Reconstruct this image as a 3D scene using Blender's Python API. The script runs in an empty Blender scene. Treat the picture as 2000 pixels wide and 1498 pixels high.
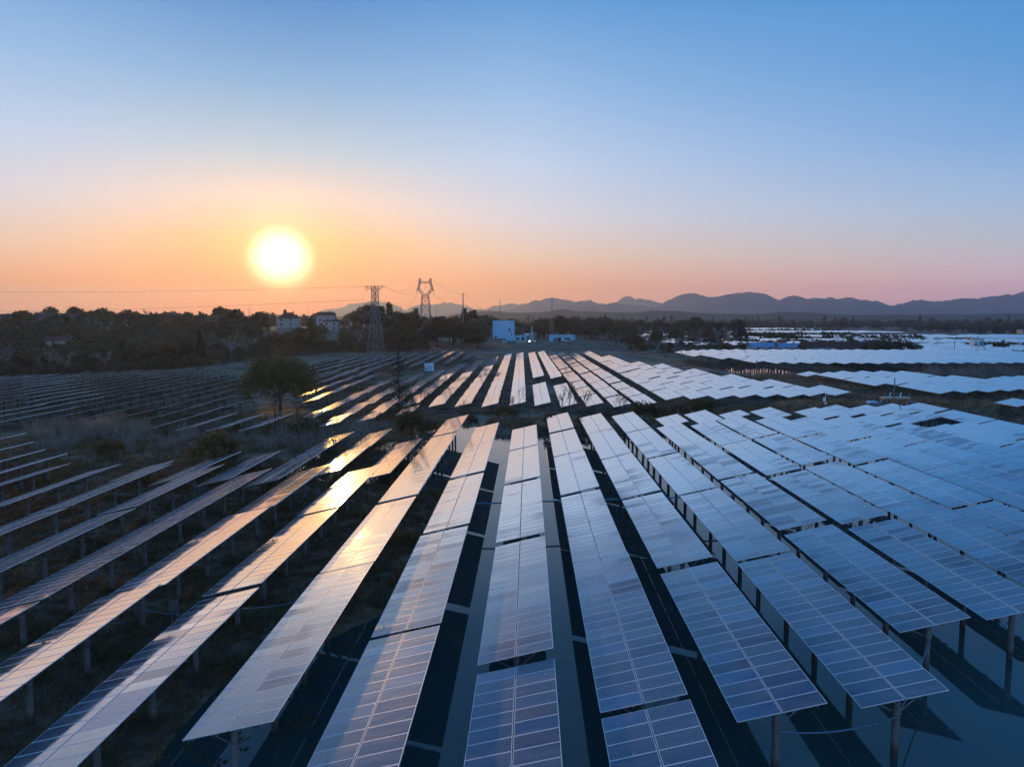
import bpy, math, random
import numpy as np
from mathutils import Vector, Matrix

# ------------------------------------------------------------------ camera, sky, sun, exposure
SC = bpy.context.scene
COL = SC.collection
CAM_H = 20.2
PITCH = math.radians(5.116)
YAW = math.radians(1.318)              # camera turned slightly to the sunward side of the table rows
F_PX, IMG_W, IMG_H = 1385.0, 2000.0, 1498.0

cam = bpy.data.cameras.new('camera')
cam.sensor_fit = 'HORIZONTAL'
cam.sensor_width = 36.0
cam.lens = F_PX / IMG_W * 36.0
cam.clip_start = 0.3
cam.clip_end = 40000.0
cam_ob = bpy.data.objects.new('camera', cam)
cam_ob.location = (0, 0, CAM_H)
cam_ob.rotation_euler = (math.pi / 2 - PITCH, 0, YAW)
COL.objects.link(cam_ob)
SC.camera = cam_ob

SUN_EL = math.radians(4.53)
SUN_AZ = math.radians(-19.2)           # measured from +Y towards +X
SUN_DIR = Vector((math.sin(SUN_AZ) * math.cos(SUN_EL), math.cos(SUN_AZ) * math.cos(SUN_EL), math.sin(SUN_EL)))

SUN_STRENGTH = 1.8
SKY_GAIN = 1.0
EXPOSURE = 0.15
HAZE_DENSITY = 1.05e-4


def lin(r, g, b):
    def f(c):
        c /= 255.0
        return c / 12.92 if c <= 0.04045 else ((c + 0.055) / 1.055) ** 2.4
    return (f(r), f(g), f(b), 1.0)


class Nodes:
    """small helper for writing node graphs"""
    def __init__(self, tree):
        self.t = tree
        self.n = tree.nodes
        self.l = tree.links

    def new(self, typ, **kw):
        nd = self.n.new(typ)
        for k, v in kw.items():
            setattr(nd, k, v)
        return nd

    def put(self, sock, v):
        if v is None:
            return
        if isinstance(v, bpy.types.NodeSocket):
            self.l.new(v, sock)
        else:
            sock.default_value = v

    def math(self, op, a=None, b=None, c=None, clamp=False):
        nd = self.new('ShaderNodeMath', operation=op, use_clamp=clamp)
        for i, v in enumerate((a, b, c)):
            if v is not None:
                self.put(nd.inputs[i], v)
        return nd.outputs[0]

    def vmath(self, op, a=None, b=None, out=0):
        nd = self.new('ShaderNodeVectorMath', operation=op)
        for i, v in enumerate((a, b)):
            if v is not None:
                self.put(nd.inputs[i], v)
        return nd.outputs[out]

    def mix(self, fac, a, b, blend='MIX'):
        nd = self.new('ShaderNodeMix', data_type='RGBA', blend_type=blend)
        self.put(nd.inputs[0], fac)
        self.put(nd.inputs[6], a)
        self.put(nd.inputs[7], b)
        return nd.outputs[2]

    def ramp(self, fac, stops):
        nd = self.new('ShaderNodeValToRGB')
        el = nd.color_ramp.elements
        while len(el) < len(stops):
            el.new(0.5)
        for e, (p, c) in zip(el, stops):
            e.position = p
            e.color = c
        self.put(nd.inputs[0], fac)
        return nd.outputs[0]

    def maprange(self, v, a, b, c=0.0, d=1.0, smooth=False):
        nd = self.new('ShaderNodeMapRange')
        nd.interpolation_type = 'SMOOTHSTEP' if smooth else 'LINEAR'
        for i, x in enumerate((v, a, b, c, d)):
            self.put(nd.inputs[i], x)
        return nd.outputs[0]

    def noise(self, vec, scale, detail=2.0, rough=0.5, out=0):
        nd = self.new('ShaderNodeTexNoise')
        if vec is not None:
            self.put(nd.inputs['Vector'], vec)
        nd.inputs['Scale'].default_value = scale
        nd.inputs['Detail'].default_value = detail
        nd.inputs['Roughness'].default_value = rough
        return nd.outputs[out]


def build_world():
    w = bpy.data.worlds.new('World')
    SC.world = w
    w.use_nodes = True
    g = Nodes(w.node_tree)
    g.n.clear()
    d = g.vmath('NORMALIZE', g.new('ShaderNodeTexCoord').outputs['Generated'])
    sep = g.new('ShaderNodeSeparateXYZ')
    g.put(sep.inputs[0], d)
    z = g.math('MAXIMUM', sep.outputs[2], 0.0)
    el = g.math('DIVIDE', g.math('ARCSINE', z), math.pi / 2)
    t = g.math('SQRT', el)
    ln = g.math('MAXIMUM', g.math('SQRT', g.math('ADD', g.math('MULTIPLY', sep.outputs[0], sep.outputs[0]),
                                                   g.math('MULTIPLY', sep.outputs[1], sep.outputs[1]))), 1e-4)
    hx, hy = math.sin(SUN_AZ), math.cos(SUN_AZ)
    c = g.math('DIVIDE', g.math('ADD', g.math('MULTIPLY', sep.outputs[0], hx), g.math('MULTIPLY', sep.outputs[1], hy)), ln)
    c = g.math('MINIMUM', g.math('MAXIMUM', c, -1.0), 1.0)
    phi = g.math('MULTIPLY', g.math('ARCCOSINE', c), 180 / math.pi)

    def col(*rows):
        return g.ramp(t, [(math.sqrt(e / 90.0), lin(*rgb)) for e, rgb in rows])
    top = [(45, (74, 136, 204)), (90, (58, 114, 186))]
    S = col((0, (249, 88, 12)), (2.5, (252, 118, 24)), (6, (244, 184, 122)), (9, (226, 204, 194)), (12.5, (163, 192, 214)), (17, (111, 167, 212)), (24, (30, 124, 194)), *top)
    M = col((0, (255, 160, 88)), (2.5, (255, 158, 84)), (5, (232, 196, 172)), (8, (209, 208, 219)), (12, (180, 202, 231)), (17, (139, 180, 223)), (24, (71, 144, 205)), *top)
    R = col((0, (205, 165, 190)), (2, (254, 202, 206)), (5, (193, 198, 209)), (8, (154, 186, 221)), (12, (110, 161, 214)), (17, (75, 143, 203)), (24, (50, 129, 199)), *top)
    B = col((0, (176, 184, 214)), (4, (198, 196, 228)), (9, (180, 204, 240)), (16, (146, 194, 240)), (24, (108, 170, 228)), *top)
    sky = g.mix(g.maprange(phi, 0, 21, smooth=True), S, M)
    sky = g.mix(g.maprange(phi, 19, 56), sky, R)
    sky = g.mix(g.maprange(phi, 54, 150), sky, B)
    # light round the sun
    dot = g.vmath('DOT_PRODUCT', d, tuple(SUN_DIR), out=1)
    gam = g.math('MULTIPLY', g.math('ARCCOSINE', g.math('MINIMUM', dot, 1.0)), 180 / math.pi)
    up = g.maprange(sep.outputs[2], -0.01, 0.02)
    core = g.math('ADD', g.math('MULTIPLY', g.maprange(gam, 0.4, 2.9, 1.0, 0.0, True), 2.6),
                  g.math('MULTIPLY', g.math('EXPONENT', g.math('MULTIPLY', g.math('MULTIPLY', gam, gam), -1 / 0.15)), 8.0))
    halo = g.math('MULTIPLY', g.math('EXPONENT', g.math('MULTIPLY', g.math('MULTIPLY', gam, gam), -1 / 12.0)), 0.4)
    wide = g.math('MULTIPLY', g.math('EXPONENT', g.math('MULTIPLY', gam, -1 / 5.0)), 0.05)
    glow = g.vmath('SCALE', (1.0, 0.82, 0.54))
    g.put(glow.node.inputs[3], core)
    glow2 = g.vmath('SCALE', (1.0, 0.62, 0.20))
    g.put(glow2.node.inputs[3], halo)
    glow3 = g.vmath('SCALE', (1.0, 0.55, 0.16))
    g.put(glow3.node.inputs[3], wide)
    gl = g.vmath('ADD', g.vmath('ADD', glow, glow2), glow3)
    redden = g.mix(g.maprange(sep.outputs[2], 0.0, 0.085, smooth=True), (0.95, 0.42, 0.09, 1), (1.0, 1.0, 1.0, 1))
    gs = g.vmath('SCALE', g.vmath('MULTIPLY', gl, redden))
    g.put(gs.node.inputs[3], up)
    tot = g.vmath('ADD', sky, gs)
    nishita = g.new('ShaderNodeTexSky', sky_type='NISHITA')
    nishita.sun_disc = False
    nishita.sun_elevation = SUN_EL
    nishita.sun_rotation = SUN_AZ
    nishita.air_density = 1.5
    nishita.dust_density = 2.0
    ns = g.vmath('SCALE', nishita.outputs[0])
    ns.node.inputs[3].default_value = 0.008
    tot = g.vmath('ADD', tot, ns)
    bg = g.new('ShaderNodeBackground')
    g.put(bg.inputs[0], tot)
    bg.inputs[1].default_value = SKY_GAIN
    out = g.new('ShaderNodeOutputWorld')
    g.l.new(bg.outputs[0], out.inputs['Surface'])
    w.cycles.sampling_method = 'MANUAL'
    w.cycles.sample_map_resolution = 1024


build_world()
sun = bpy.data.lights.new('sun', 'SUN')
sun.energy = SUN_STRENGTH
sun.angle = math.radians(0.7)
sun.color = (1.0, 0.53, 0.12)
sun_ob = bpy.data.objects.new('sun', sun)
sun_ob.rotation_euler = (-SUN_DIR).to_track_quat('-Z', 'Y').to_euler()
sun_ob.location = tuple(SUN_DIR * 300)
COL.objects.link(sun_ob)
SC.view_settings.view_transform = 'Standard'
SC.view_settings.look = 'None'
SC.view_settings.exposure = EXPOSURE
SC.view_settings.gamma = 1.0
SC.view_settings.use_curve_mapping = False
SC.cycles.use_denoising = True
SC.cycles.max_bounces = 6
SC.cycles.diffuse_bounces = 2
SC.cycles.glossy_bounces = 3
SC.cycles.transmission_bounces = 2
SC.cycles.transparent_max_bounces = 6
SC.cycles.volume_bounces = 0
SC.cycles.caustics_reflective = False
SC.cycles.caustics_refractive = False

# ------------------------------------------------------------------ projection (only to decide what is in view and at which detail)
_cp, _sp, _cy, _sy = math.cos(PITCH), math.sin(PITCH), math.cos(-YAW), math.sin(-YAW)
V_F = Vector((_sy * _cp, _cy * _cp, -_sp))
V_R = Vector((_cy, -_sy, 0))
V_U = V_R.cross(V_F)


def project(p):
    d = Vector(p) - Vector((0, 0, CAM_H))
    w = d.dot(V_F)
    if w < 0.5:
        return None
    return (IMG_W / 2 + F_PX * d.dot(V_R) / w, IMG_H / 2 - F_PX * d.dot(V_U) / w)


# ------------------------------------------------------------------ object helpers
def tag(o, label=None, cat=None, group=None, kind=None):
    if label:
        o['label'] = label
    if cat:
        o['category'] = cat
    if group:
        o['group'] = group
    if kind:
        o['kind'] = kind
    return o


def link(name, data, parent=None, loc=(0, 0, 0), rot=(0, 0, 0), scale=None):
    o = bpy.data.objects.new(name, data)
    COL.objects.link(o)
    if parent is not None:
        o.parent = parent
    o.location = loc
    o.rotation_euler = rot
    if scale is not None:
        o.scale = scale
    return o


def empty(name, loc, rot=(0, 0, 0)):
    return link(name, None, None, loc, rot)


class MB:
    """collects simple shapes into one mesh"""
    def __init__(self):
        self.v, self.f, self.m, self.uv = [], [], [], {}

    def quad(self, a, b, c, d, mi=0, uv=None):
        i = len(self.v)
        self.v += [a, b, c, d]
        if uv:
            self.uv[len(self.f)] = uv
        self.f.append((i, i + 1, i + 2, i + 3))
        self.m.append(mi)

    def poly(self, pts, mi=0):
        i = len(self.v)
        self.v += list(pts)
        self.f.append(tuple(range(i, i + len(pts))))
        self.m.append(mi)

    def box(self, x0, x1, y0, y1, z0, z1, mi=0):
        i = len(self.v)
        self.v += [(x0, y0, z0), (x1, y0, z0), (x1, y1, z0), (x0, y1, z0), (x0, y0, z1), (x1, y0, z1), (x1, y1, z1), (x0, y1, z1)]
        for f in ((0, 3, 2, 1), (4, 5, 6, 7), (0, 1, 5, 4), (1, 2, 6, 5), (2, 3, 7, 6), (3, 0, 4, 7)):
            self.f.append(tuple(i + k for k in f))
            self.m.append(mi)

    def tube(self, p, q, r0, r1=None, n=6, mi=0, caps=True):
        r1 = r0 if r1 is None else r1
        p, q = Vector(p), Vector(q)
        d = q - p
        if d.length < 1e-6:
            return
        d.normalize()
        a = d.orthogonal().normalized()
        b = d.cross(a)
        i = len(self.v)
        for k in range(n):
            ang = 2 * math.pi * k / n
            u = a * math.cos(ang) + b * math.sin(ang)
            self.v.append(tuple(p + u * r0))
            self.v.append(tuple(q + u * r1))
        for k in range(n):
            k2 = (k + 1) % n
            self.f.append((i + 2 * k, i + 2 * k2, i + 2 * k2 + 1, i + 2 * k + 1))
            self.m.append(mi)
        if caps:
            self.f.append(tuple(i + 2 * k for k in reversed(range(n))))
            self.f.append(tuple(i + 2 * k + 1 for k in range(n)))
            self.m += [mi, mi]

    def path(self, pts, r, n=5, mi=0):
        for a, b in zip(pts, pts[1:]):
            self.tube(a, b, r, r, n, mi)

    def mesh(self, name, mats, smooth=False):
        me = bpy.data.meshes.new(name)
        me.from_pydata([tuple(p) for p in self.v], [], self.f)
        for m in mats:
            me.materials.append(m)
        if len(mats) > 1:
            me.polygons.foreach_set('material_index', self.m)
        if self.uv:
            lay = me.uv_layers.new(name='UVMap')
            for fi, uv in self.uv.items():
                p = me.polygons[fi]
                for k, li in enumerate(p.loop_indices):
                    lay.data[li].uv = uv[k]
        if smooth:
            me.polygons.foreach_set('use_smooth', [True] * len(me.polygons))
        me.update()
        return me

    def build(self, name, mats, parent=None, loc=(0, 0, 0), rot=(0, 0, 0), smooth=False):
        return link(name, self.mesh(name, mats if isinstance(mats, (list, tuple)) else [mats], smooth), parent, loc, rot)


def mesh_np(name, verts, faces, mats, face_mat=None, attr=None):
    verts = np.asarray(verts, np.float32)
    faces = np.asarray(faces, np.int32)
    me = bpy.data.meshes.new(name)
    me.vertices.add(len(verts))
    me.vertices.foreach_set('co', verts.ravel())
    k = faces.shape[1]
    me.loops.add(faces.size)
    me.loops.foreach_set('vertex_index', faces.ravel())
    me.polygons.add(len(faces))
    me.polygons.foreach_set('loop_start', np.arange(0, faces.size, k, dtype=np.int32))
    try:
        me.polygons.foreach_set('loop_total', np.full(len(faces), k, np.int32))
    except Exception:
        pass
    for m in mats:
        me.materials.append(m)
    if face_mat is not None:
        me.polygons.foreach_set('material_index', np.asarray(face_mat, np.int32))
    if attr is not None:
        a = me.attributes.new('rnd', 'FLOAT', 'FACE')
        a.data.foreach_set('value', np.asarray(attr, np.float32))
    me.update(calc_edges=True)
    me.validate()
    return me


# ------------------------------------------------------------------ materials
def material(name):
    m = bpy.data.materials.new(name)
    m.use_nodes = True
    g = Nodes(m.node_tree)
    g.n.clear()
    out = g.new('ShaderNodeOutputMaterial')
    return m, g, out.inputs['Surface']


def principled(g, color, rough=0.8, metal=0.0, spec=0.5, normal=None):
    b = g.new('ShaderNodeBsdfPrincipled')
    g.put(b.inputs['Base Color'], color)
    g.put(b.inputs['Roughness'], rough)
    g.put(b.inputs['Metallic'], metal)
    g.put(b.inputs['Specular IOR Level'], spec)
    if normal is not None:
        g.put(b.inputs['Normal'], normal)
    return b.outputs[0]


def bump(g, h, strength=0.3, dist=0.05):
    b = g.new('ShaderNodeBump')
    b.inputs['Strength'].default_value = strength
    b.inputs['Distance'].default_value = dist
    g.put(b.inputs['Height'], h)
    return b.outputs[0]


def mottled(name, c0, c1, scale, rough=0.85, metal=0.0, spec=0.3, bstr=0.2, detail=5, world=False, vary=0.0):
    m, g, s = material(name)
    vec = g.new('ShaderNodeNewGeometry').outputs['Position'] if world else g.new('ShaderNodeTexCoord').outputs['Object']
    n = g.noise(vec, scale, detail, 0.6)
    c = g.ramp(n, [(0.32, (*c0, 1)), (0.68, (*c1, 1))])
    if vary:
        r = g.maprange(g.new('ShaderNodeObjectInfo').outputs['Random'], 0, 1, 1 - vary, 1 + vary)
        v = g.vmath('SCALE', c)
        g.put(v.node.inputs[3], r)
        c = v
    g.l.new(principled(g, c, rough, metal, spec, bump(g, n, bstr) if bstr else None), s)
    return m


def leaf_material(name, c0, c1, trans=0.35, rough=0.6):
    m, g, s = material(name)
    pos = g.new('ShaderNodeNewGeometry').outputs['Position']
    n = g.noise(pos, 0.35, 3, 0.6)
    rnd = g.new('ShaderNodeObjectInfo').outputs['Random']
    f = g.math('ADD', g.math('MULTIPLY', n, 0.7), g.math('MULTIPLY', rnd, 0.35))
    c = g.ramp(f, [(0.3, (*c0, 1)), (0.8, (*c1, 1))])
    d = g.new('ShaderNodeBsdfDiffuse')
    g.put(d.inputs[0], c)
    tr = g.new('ShaderNodeBsdfTranslucent')
    g.put(tr.inputs[0], c)
    mx = g.new('ShaderNodeMixShader')
    mx.inputs[0].default_value = trans
    g.l.new(d.outputs[0], mx.inputs[1])
    g.l.new(tr.outputs[0], mx.inputs[2])
    g.l.new(mx.outputs[0], s)
    return m


def cell_glass():
    """dusty photovoltaic glass over blue silicon cells"""
    m, g, s = material('cell_glass')
    tc = g.new('ShaderNodeTexCoord')
    obj = tc.outputs['Object']
    uv = tc.outputs['UV']
    geo = g.new('ShaderNodeNewGeometry').outputs['Position']
    at = g.new('ShaderNodeAttribute', attribute_type='GEOMETRY', attribute_name='rnd')
    rnd = g.math('FRACT', g.math('ADD', at.outputs['Fac'], g.new('ShaderNodeObjectInfo').outputs['Random']))
    rnd2 = g.math('FRACT', g.math('MULTIPLY', rnd, 17.31))
    # grid of thin lines between the cells
    su = g.new('ShaderNodeSeparateXYZ')
    g.put(su.inputs[0], uv)
    fu = g.math('FRACT', g.math('MULTIPLY', su.outputs[0], 12.0))
    fv = g.math('FRACT', g.math('MULTIPLY', su.outputs[1], 6.0))
    lu = g.math('GREATER_THAN', g.math('ABSOLUTE', g.math('SUBTRACT', fu, 0.5)), 0.47)
    lv = g.math('GREATER_THAN', g.math('ABSOLUTE', g.math('SUBTRACT', fv, 0.5)), 0.47)
    bus = g.math('LESS_THAN', g.math('ABSOLUTE', g.math('SUBTRACT', g.math('FRACT', g.math('MULTIPLY', fv, 3.0)), 0.5)), 0.05)
    line = g.math('MAXIMUM', lu, lv)
    base = g.ramp(rnd, [(0.0, (0.008, 0.024, 0.052, 1)), (0.5, (0.008, 0.038, 0.085, 1)), (0.72, (0.026, 0.032, 0.050, 1)), (0.85, (0.010, 0.046, 0.105, 1)), (1.0, (0.004, 0.075, 0.190, 1))])
    flake = g.noise(geo, 40.0, 1, 0.5)
    base = g.mix(g.math('MULTIPLY', flake, 0.3), base, (0.03, 0.05, 0.09, 1))
    base = g.mix(g.math('MULTIPLY', bus, 0.25), base, (0.20, 0.22, 0.26, 1))
    base = g.mix(g.math('MULTIPLY', line, 0.45), base, (0.26, 0.30, 0.36, 1))
    # dust: streaks across the slope
    mp = g.new('ShaderNodeMapping')
    g.put(mp.inputs[0], geo)
    mp.inputs['Scale'].default_value = (0.45, 2.6, 1.0)
    dust = g.noise(mp.outputs[0], 0.8, 5, 0.62)
    dustf = g.math('ADD', g.maprange(dust, 0.38, 0.74, 0.0, 0.16), g.math('MULTIPLY', rnd2, 0.04))
    base = g.mix(dustf, base, (0.30, 0.29, 0.28, 1))
    rim = g.math('MULTIPLY', g.maprange(su.outputs[0], 0.0, 0.05, 0.55, 0.0, True), g.maprange(dust, 0.35, 0.6, 0.3, 1.0))
    base = g.mix(rim, base, (0.20, 0.17, 0.14, 1))
    vo = g.new('ShaderNodeTexVoronoi')
    g.put(vo.inputs['Vector'], geo)
    vo.inputs['Scale'].default_value = 0.9
    spot = g.math('LESS_THAN', g.math('ADD', vo.outputs['Distance'], g.math('MULTIPLY', g.noise(geo, 14.0, 2, 0.5), 0.05)), 0.062)
    base = g.mix(g.math('MULTIPLY', spot, 0.75), base, (0.55, 0.55, 0.52, 1))
    wav = g.noise(mp.outputs[0], 0.55, 2, 0.5)
    nrm = bump(g, wav, 0.024, 0.08)
    dif = g.new('ShaderNodeBsdfDiffuse')
    g.put(dif.inputs[0], base)
    # forward scattering of the dust film
    film = g.new('ShaderNodeBsdfGlossy')
    film.inputs['Color'].default_value = (0.88, 0.88, 0.90, 1)
    film.inputs['Roughness'].default_value = 0.5
    g.put(film.inputs['Normal'], nrm)
    gls = g.new('ShaderNodeBsdfGlossy')
    gls.inputs['Color'].default_value = (0.95, 0.96, 0.98, 1)
    g.put(gls.inputs['Roughness'], g.maprange(dust, 0.3, 0.7, 0.03, 0.10))
    g.put(gls.inputs['Normal'], nrm)
    fr = g.new('ShaderNodeFresnel')
    fr.inputs[0].default_value = 1.5
    f1 = g.math('MULTIPLY', g.math('POWER', fr.outputs[0], 1.7), 8.2)
    mp2 = g.new('ShaderNodeMapping')
    g.put(mp2.inputs[0], geo)
    mp2.inputs['Scale'].default_value = (0.16, 0.05, 0.0)
    big = g.noise(mp2.outputs[0], 1.0, 1, 0.5)
    worn = g.math('MULTIPLY', g.maprange(rnd2, 0.30, 0.36, 0.42, 0.0), g.maprange(big, 0.50, 0.58, 0.12, 1.0))
    odd = g.math('MULTIPLY', g.math('SUBTRACT', 1.0, worn), g.maprange(big, 0.3, 0.7, 1.08, 0.78))
    odd = g.math('MULTIPLY', odd, g.maprange(dust, 0.4, 0.7, 1.06, 0.80))
    odd = g.math('MULTIPLY', odd, g.math('SUBTRACT', 1.0, spot))
    f1 = g.math('MINIMUM', g.math('MULTIPLY', g.math('MULTIPLY', f1, odd), g.maprange(rnd, 0, 1, 0.86, 1.08)), 0.76)
    m1 = g.new('ShaderNodeMixShader')
    g.put(m1.inputs[0], g.math('MINIMUM', g.math('MULTIPLY', g.math('POWER', fr.outputs[0], 1.3), g.math('ADD', g.math('MULTIPLY', dustf, 6.0), 0.7)), 0.7))
    g.l.new(dif.outputs[0], m1.inputs[1])
    g.l.new(film.outputs[0], m1.inputs[2])
    m2 = g.new('ShaderNodeMixShader')
    g.put(m2.inputs[0], f1)
    g.l.new(m1.outputs[0], m2.inputs[1])
    g.l.new(gls.outputs[0], m2.inputs[2])
    g.l.new(m2.outputs[0], s)
    return m


def ground_material():
    m, g, s = material('dry_ground')
    pos = g.new('ShaderNodeNewGeometry').outputs['Position']
    n1 = g.noise(pos, 0.045, 6, 0.6)
    n2 = g.noise(pos, 0.9, 6, 0.7)
    n3 = g.noise(pos, 0.16, 4, 0.6)
    c = g.ramp(n2, [(0.3, (0.08, 0.058, 0.040, 1)), (0.55, (0.21, 0.155, 0.108, 1)), (0.75, (0.35, 0.27, 0.20, 1))])
    green = g.ramp(n2, [(0.3, (0.020, 0.026, 0.012, 1)), (0.7, (0.070, 0.082, 0.034, 1))])
    c = g.mix(g.maprange(n3, 0.46, 0.62), c, green)
    straw = g.ramp(n2, [(0.3, (0.14, 0.112, 0.082, 1)), (0.7, (0.36, 0.31, 0.235, 1))])
    c = g.mix(g.math('MULTIPLY', g.maprange(n1, 0.52, 0.68), 0.6), c, straw)
    h = g.math('ADD', n2, g.math('MULTIPLY', g.noise(pos, 3.5, 4, 0.7), 0.5))
    g.l.new(principled(g, c, 0.95, 0, 0.15, bump(g, h, 0.9, 0.25)), s)
    return m


def water_material():
    m, g, s = material('pond_water')
    pos = g.new('ShaderNodeNewGeometry').outputs['Position']
    n = g.noise(pos, 1.3, 3, 0.5)
    murk = g.noise(pos, 0.22, 5, 0.65)
    b = g.new('ShaderNodeBsdfPrincipled')
    g.put(b.inputs['Base Color'], g.ramp(murk, [(0.35, (0.020, 0.055, 0.064, 1)), (0.62, (0.034, 0.066, 0.062, 1)), (0.75, (0.060, 0.066, 0.040, 1))]))
    g.put(b.inputs['Roughness'], g.maprange(murk, 0.5, 0.75, 0.015, 0.07))
    b.inputs['IOR'].default_value = 1.333
    b.inputs['Specular IOR Level'].default_value = 0.75
    g.put(b.inputs['Normal'], bump(g, n, 0.03, 0.03))
    g.l.new(b.outputs[0], s)
    return m


def flat(name, c, rough=0.7, metal=0.0, spec=0.4, vary=0.12, scale=1.2):
    lo = tuple(x * (1 - vary) for x in c)
    hi = tuple(min(1, x * (1 + vary)) for x in c)
    return mottled(name, lo, hi, scale, rough, metal, spec, 0.05, 4)


def pile_material():
    """weathered concrete, darker and greener where the water has stood"""
    m, g, s = material('pile_concrete')
    pos = g.new('ShaderNodeNewGeometry').outputs['Position']
    n = g.noise(pos, 2.2, 5, 0.6)
    c = g.ramp(n, [(0.3, (0.10, 0.105, 0.11, 1)), (0.7, (0.22, 0.225, 0.23, 1))])
    sp = g.new('ShaderNodeSeparateXYZ')
    g.put(sp.inputs[0], pos)
    wet = g.maprange(g.math('ADD', sp.outputs[2], g.math('MULTIPLY', n, -0.9)), -0.1, 0.35, 0.75, 0.0)
    c = g.mix(wet, c, (0.028, 0.030, 0.024, 1))
    g.l.new(principled(g, c, 0.9, 0, 0.25, bump(g, n, 0.3)), s)
    return m


def emission(name, c, strength):
    m, g, s = material(name)
    e = g.new('ShaderNodeEmission')
    e.inputs[0].default_value = (*c, 1)
    e.inputs[1].default_value = strength
    g.l.new(e.outputs[0], s)
    return m


M = dict(
    glass=cell_glass(),
    alu=mottled('aluminium_frame', (0.62, 0.63, 0.65), (0.82, 0.83, 0.85), 3.0, 0.45, 0.25, 0.5, 0.0),
    thinpost=mottled('thin_pile', (0.07, 0.07, 0.07), (0.15, 0.15, 0.15), 2.2, 0.9, 0, 0.3, 0.1),
    back=flat('panel_backsheet', (0.30, 0.30, 0.31), 0.6),
    steel=mottled('galvanised_steel', (0.16, 0.17, 0.18), (0.30, 0.31, 0.33), 1.5, 0.5, 0.6, 0.4, 0.05),
    concrete=pile_material(),
    ground=ground_material(),
    water=water_material(),
    gravel=mottled('track_gravel', (0.10, 0.10, 0.10), (0.19, 0.19, 0.185), 0.8, 0.95, 0, 0.2, 0.3, world=True),
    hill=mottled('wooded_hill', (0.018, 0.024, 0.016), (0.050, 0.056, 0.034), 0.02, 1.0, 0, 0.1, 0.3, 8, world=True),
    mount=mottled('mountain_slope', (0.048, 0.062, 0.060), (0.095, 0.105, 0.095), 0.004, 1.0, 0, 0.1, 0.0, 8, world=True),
    leaf_dark=leaf_material('evergreen_leaf', (0.050, 0.052, 0.030), (0.16, 0.138, 0.086)),
    leaf_olive=leaf_material('olive_leaf', (0.060, 0.058, 0.026), (0.150, 0.130, 0.056)),
    leaf_cone=leaf_material('conifer_leaf', (0.026, 0.036, 0.022), (0.075, 0.085, 0.045), 0.2),
    leaf_brown=leaf_material('russet_leaf', (0.075, 0.048, 0.026), (0.160, 0.100, 0.052)),
    straw=leaf_material('dry_grass_blade', (0.18, 0.145, 0.105), (0.42, 0.35, 0.26), 0.3),
    weed=leaf_material('weed_blade', (0.085, 0.070, 0.036), (0.29, 0.215, 0.125), 0.3),
    bark=mottled('bark', (0.035, 0.028, 0.022), (0.085, 0.070, 0.056), 4.0, 0.95, 0, 0.2, 0.4),
    twig=mottled('twig_bark', (0.15, 0.13, 0.115), (0.32, 0.28, 0.25), 2.0, 0.95, 0, 0.2, 0.0),
    lattice=mottled('lattice_steel', (0.13, 0.137, 0.145), (0.24, 0.25, 0.26), 1.0, 0.55, 0.5, 0.4, 0.0),
    wire=flat('wire_aluminium', (0.05, 0.05, 0.05), 0.5, 0.5),
    porcelain=flat('insulator_porcelain', (0.07, 0.05, 0.045), 0.4),
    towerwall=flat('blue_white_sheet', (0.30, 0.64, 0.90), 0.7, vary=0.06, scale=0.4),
    white=flat('white_wall_paint', (0.62, 0.78, 0.86), 0.75, vary=0.06, scale=0.6),
    plaster=flat('grey_plaster', (0.40, 0.36, 0.34), 0.9, vary=0.18, scale=0.5),
    bluewall=flat('pale_blue_panel', (0.26, 0.60, 0.78), 0.6, vary=0.08),
    blueroof=flat('blue_sheet_roof', (0.12, 0.26, 0.40), 0.5, vary=0.15),
    tealroof=flat('teal_sheet_roof', (0.08, 0.26, 0.28), 0.5, vary=0.15),
    tile=mottled('brown_roof_tile', (0.050, 0.026, 0.020), (0.105, 0.055, 0.042), 1.5, 0.9, 0, 0.2, 0.2),
    redtile=mottled('red_roof_tile', (0.12, 0.040, 0.030), (0.20, 0.075, 0.055), 1.5, 0.9, 0, 0.2, 0.2),
    brick=mottled('red_brick', (0.16, 0.070, 0.050), (0.26, 0.125, 0.095), 1.8, 0.9, 0, 0.2, 0.2),
    pane=flat('dark_window_glass', (0.015, 0.018, 0.022), 0.1, 0, 0.8),
    beige=flat('beige_sheet', (0.42, 0.38, 0.29), 0.8),
    rubber=flat('black_rubber', (0.015, 0.015, 0.016), 0.8),
    darkpaint=flat('dark_car_paint', (0.02, 0.03, 0.05), 0.3),
    fence=flat('fence_paint', (0.45, 0.47, 0.48), 0.7),
    cable=flat('blue_cable_sleeve', (0.10, 0.20, 0.30), 0.6),
    orange=flat('orange_rail_paint', (0.42, 0.22, 0.08), 0.7),
    lamp=emission('lamp_glow', (0.75, 0.95, 1.0), 30.0),
    lamp2=emission('green_lamp_glow', (0.5, 1.0, 0.4), 3.0),
)
ORD = ['zeroth', 'first', 'second', 'third', 'fourth', 'fifth', 'sixth', 'seventh', 'eighth', 'ninth', 'tenth', 'eleventh', 'twelfth',
       'thirteenth', 'fourteenth', 'fifteenth', 'sixteenth', 'seventeenth', 'eighteenth', 'nineteenth', 'twentieth']


TENS = {2: ('twent', 'twenty'), 3: ('thirt', 'thirty'), 4: ('fort', 'forty'), 5: ('fift', 'fifty'), 6: ('sixt', 'sixty'), 7: ('sevent', 'seventy'), 8: ('eight', 'eighty'), 9: ('ninet', 'ninety')}


def ordinal(i):
    if i < len(ORD):
        return ORD[i]
    t, u = divmod(i, 10)
    return TENS[t][0] + 'ieth' if u == 0 else TENS[t][1] + '-' + ORD[u]


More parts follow.
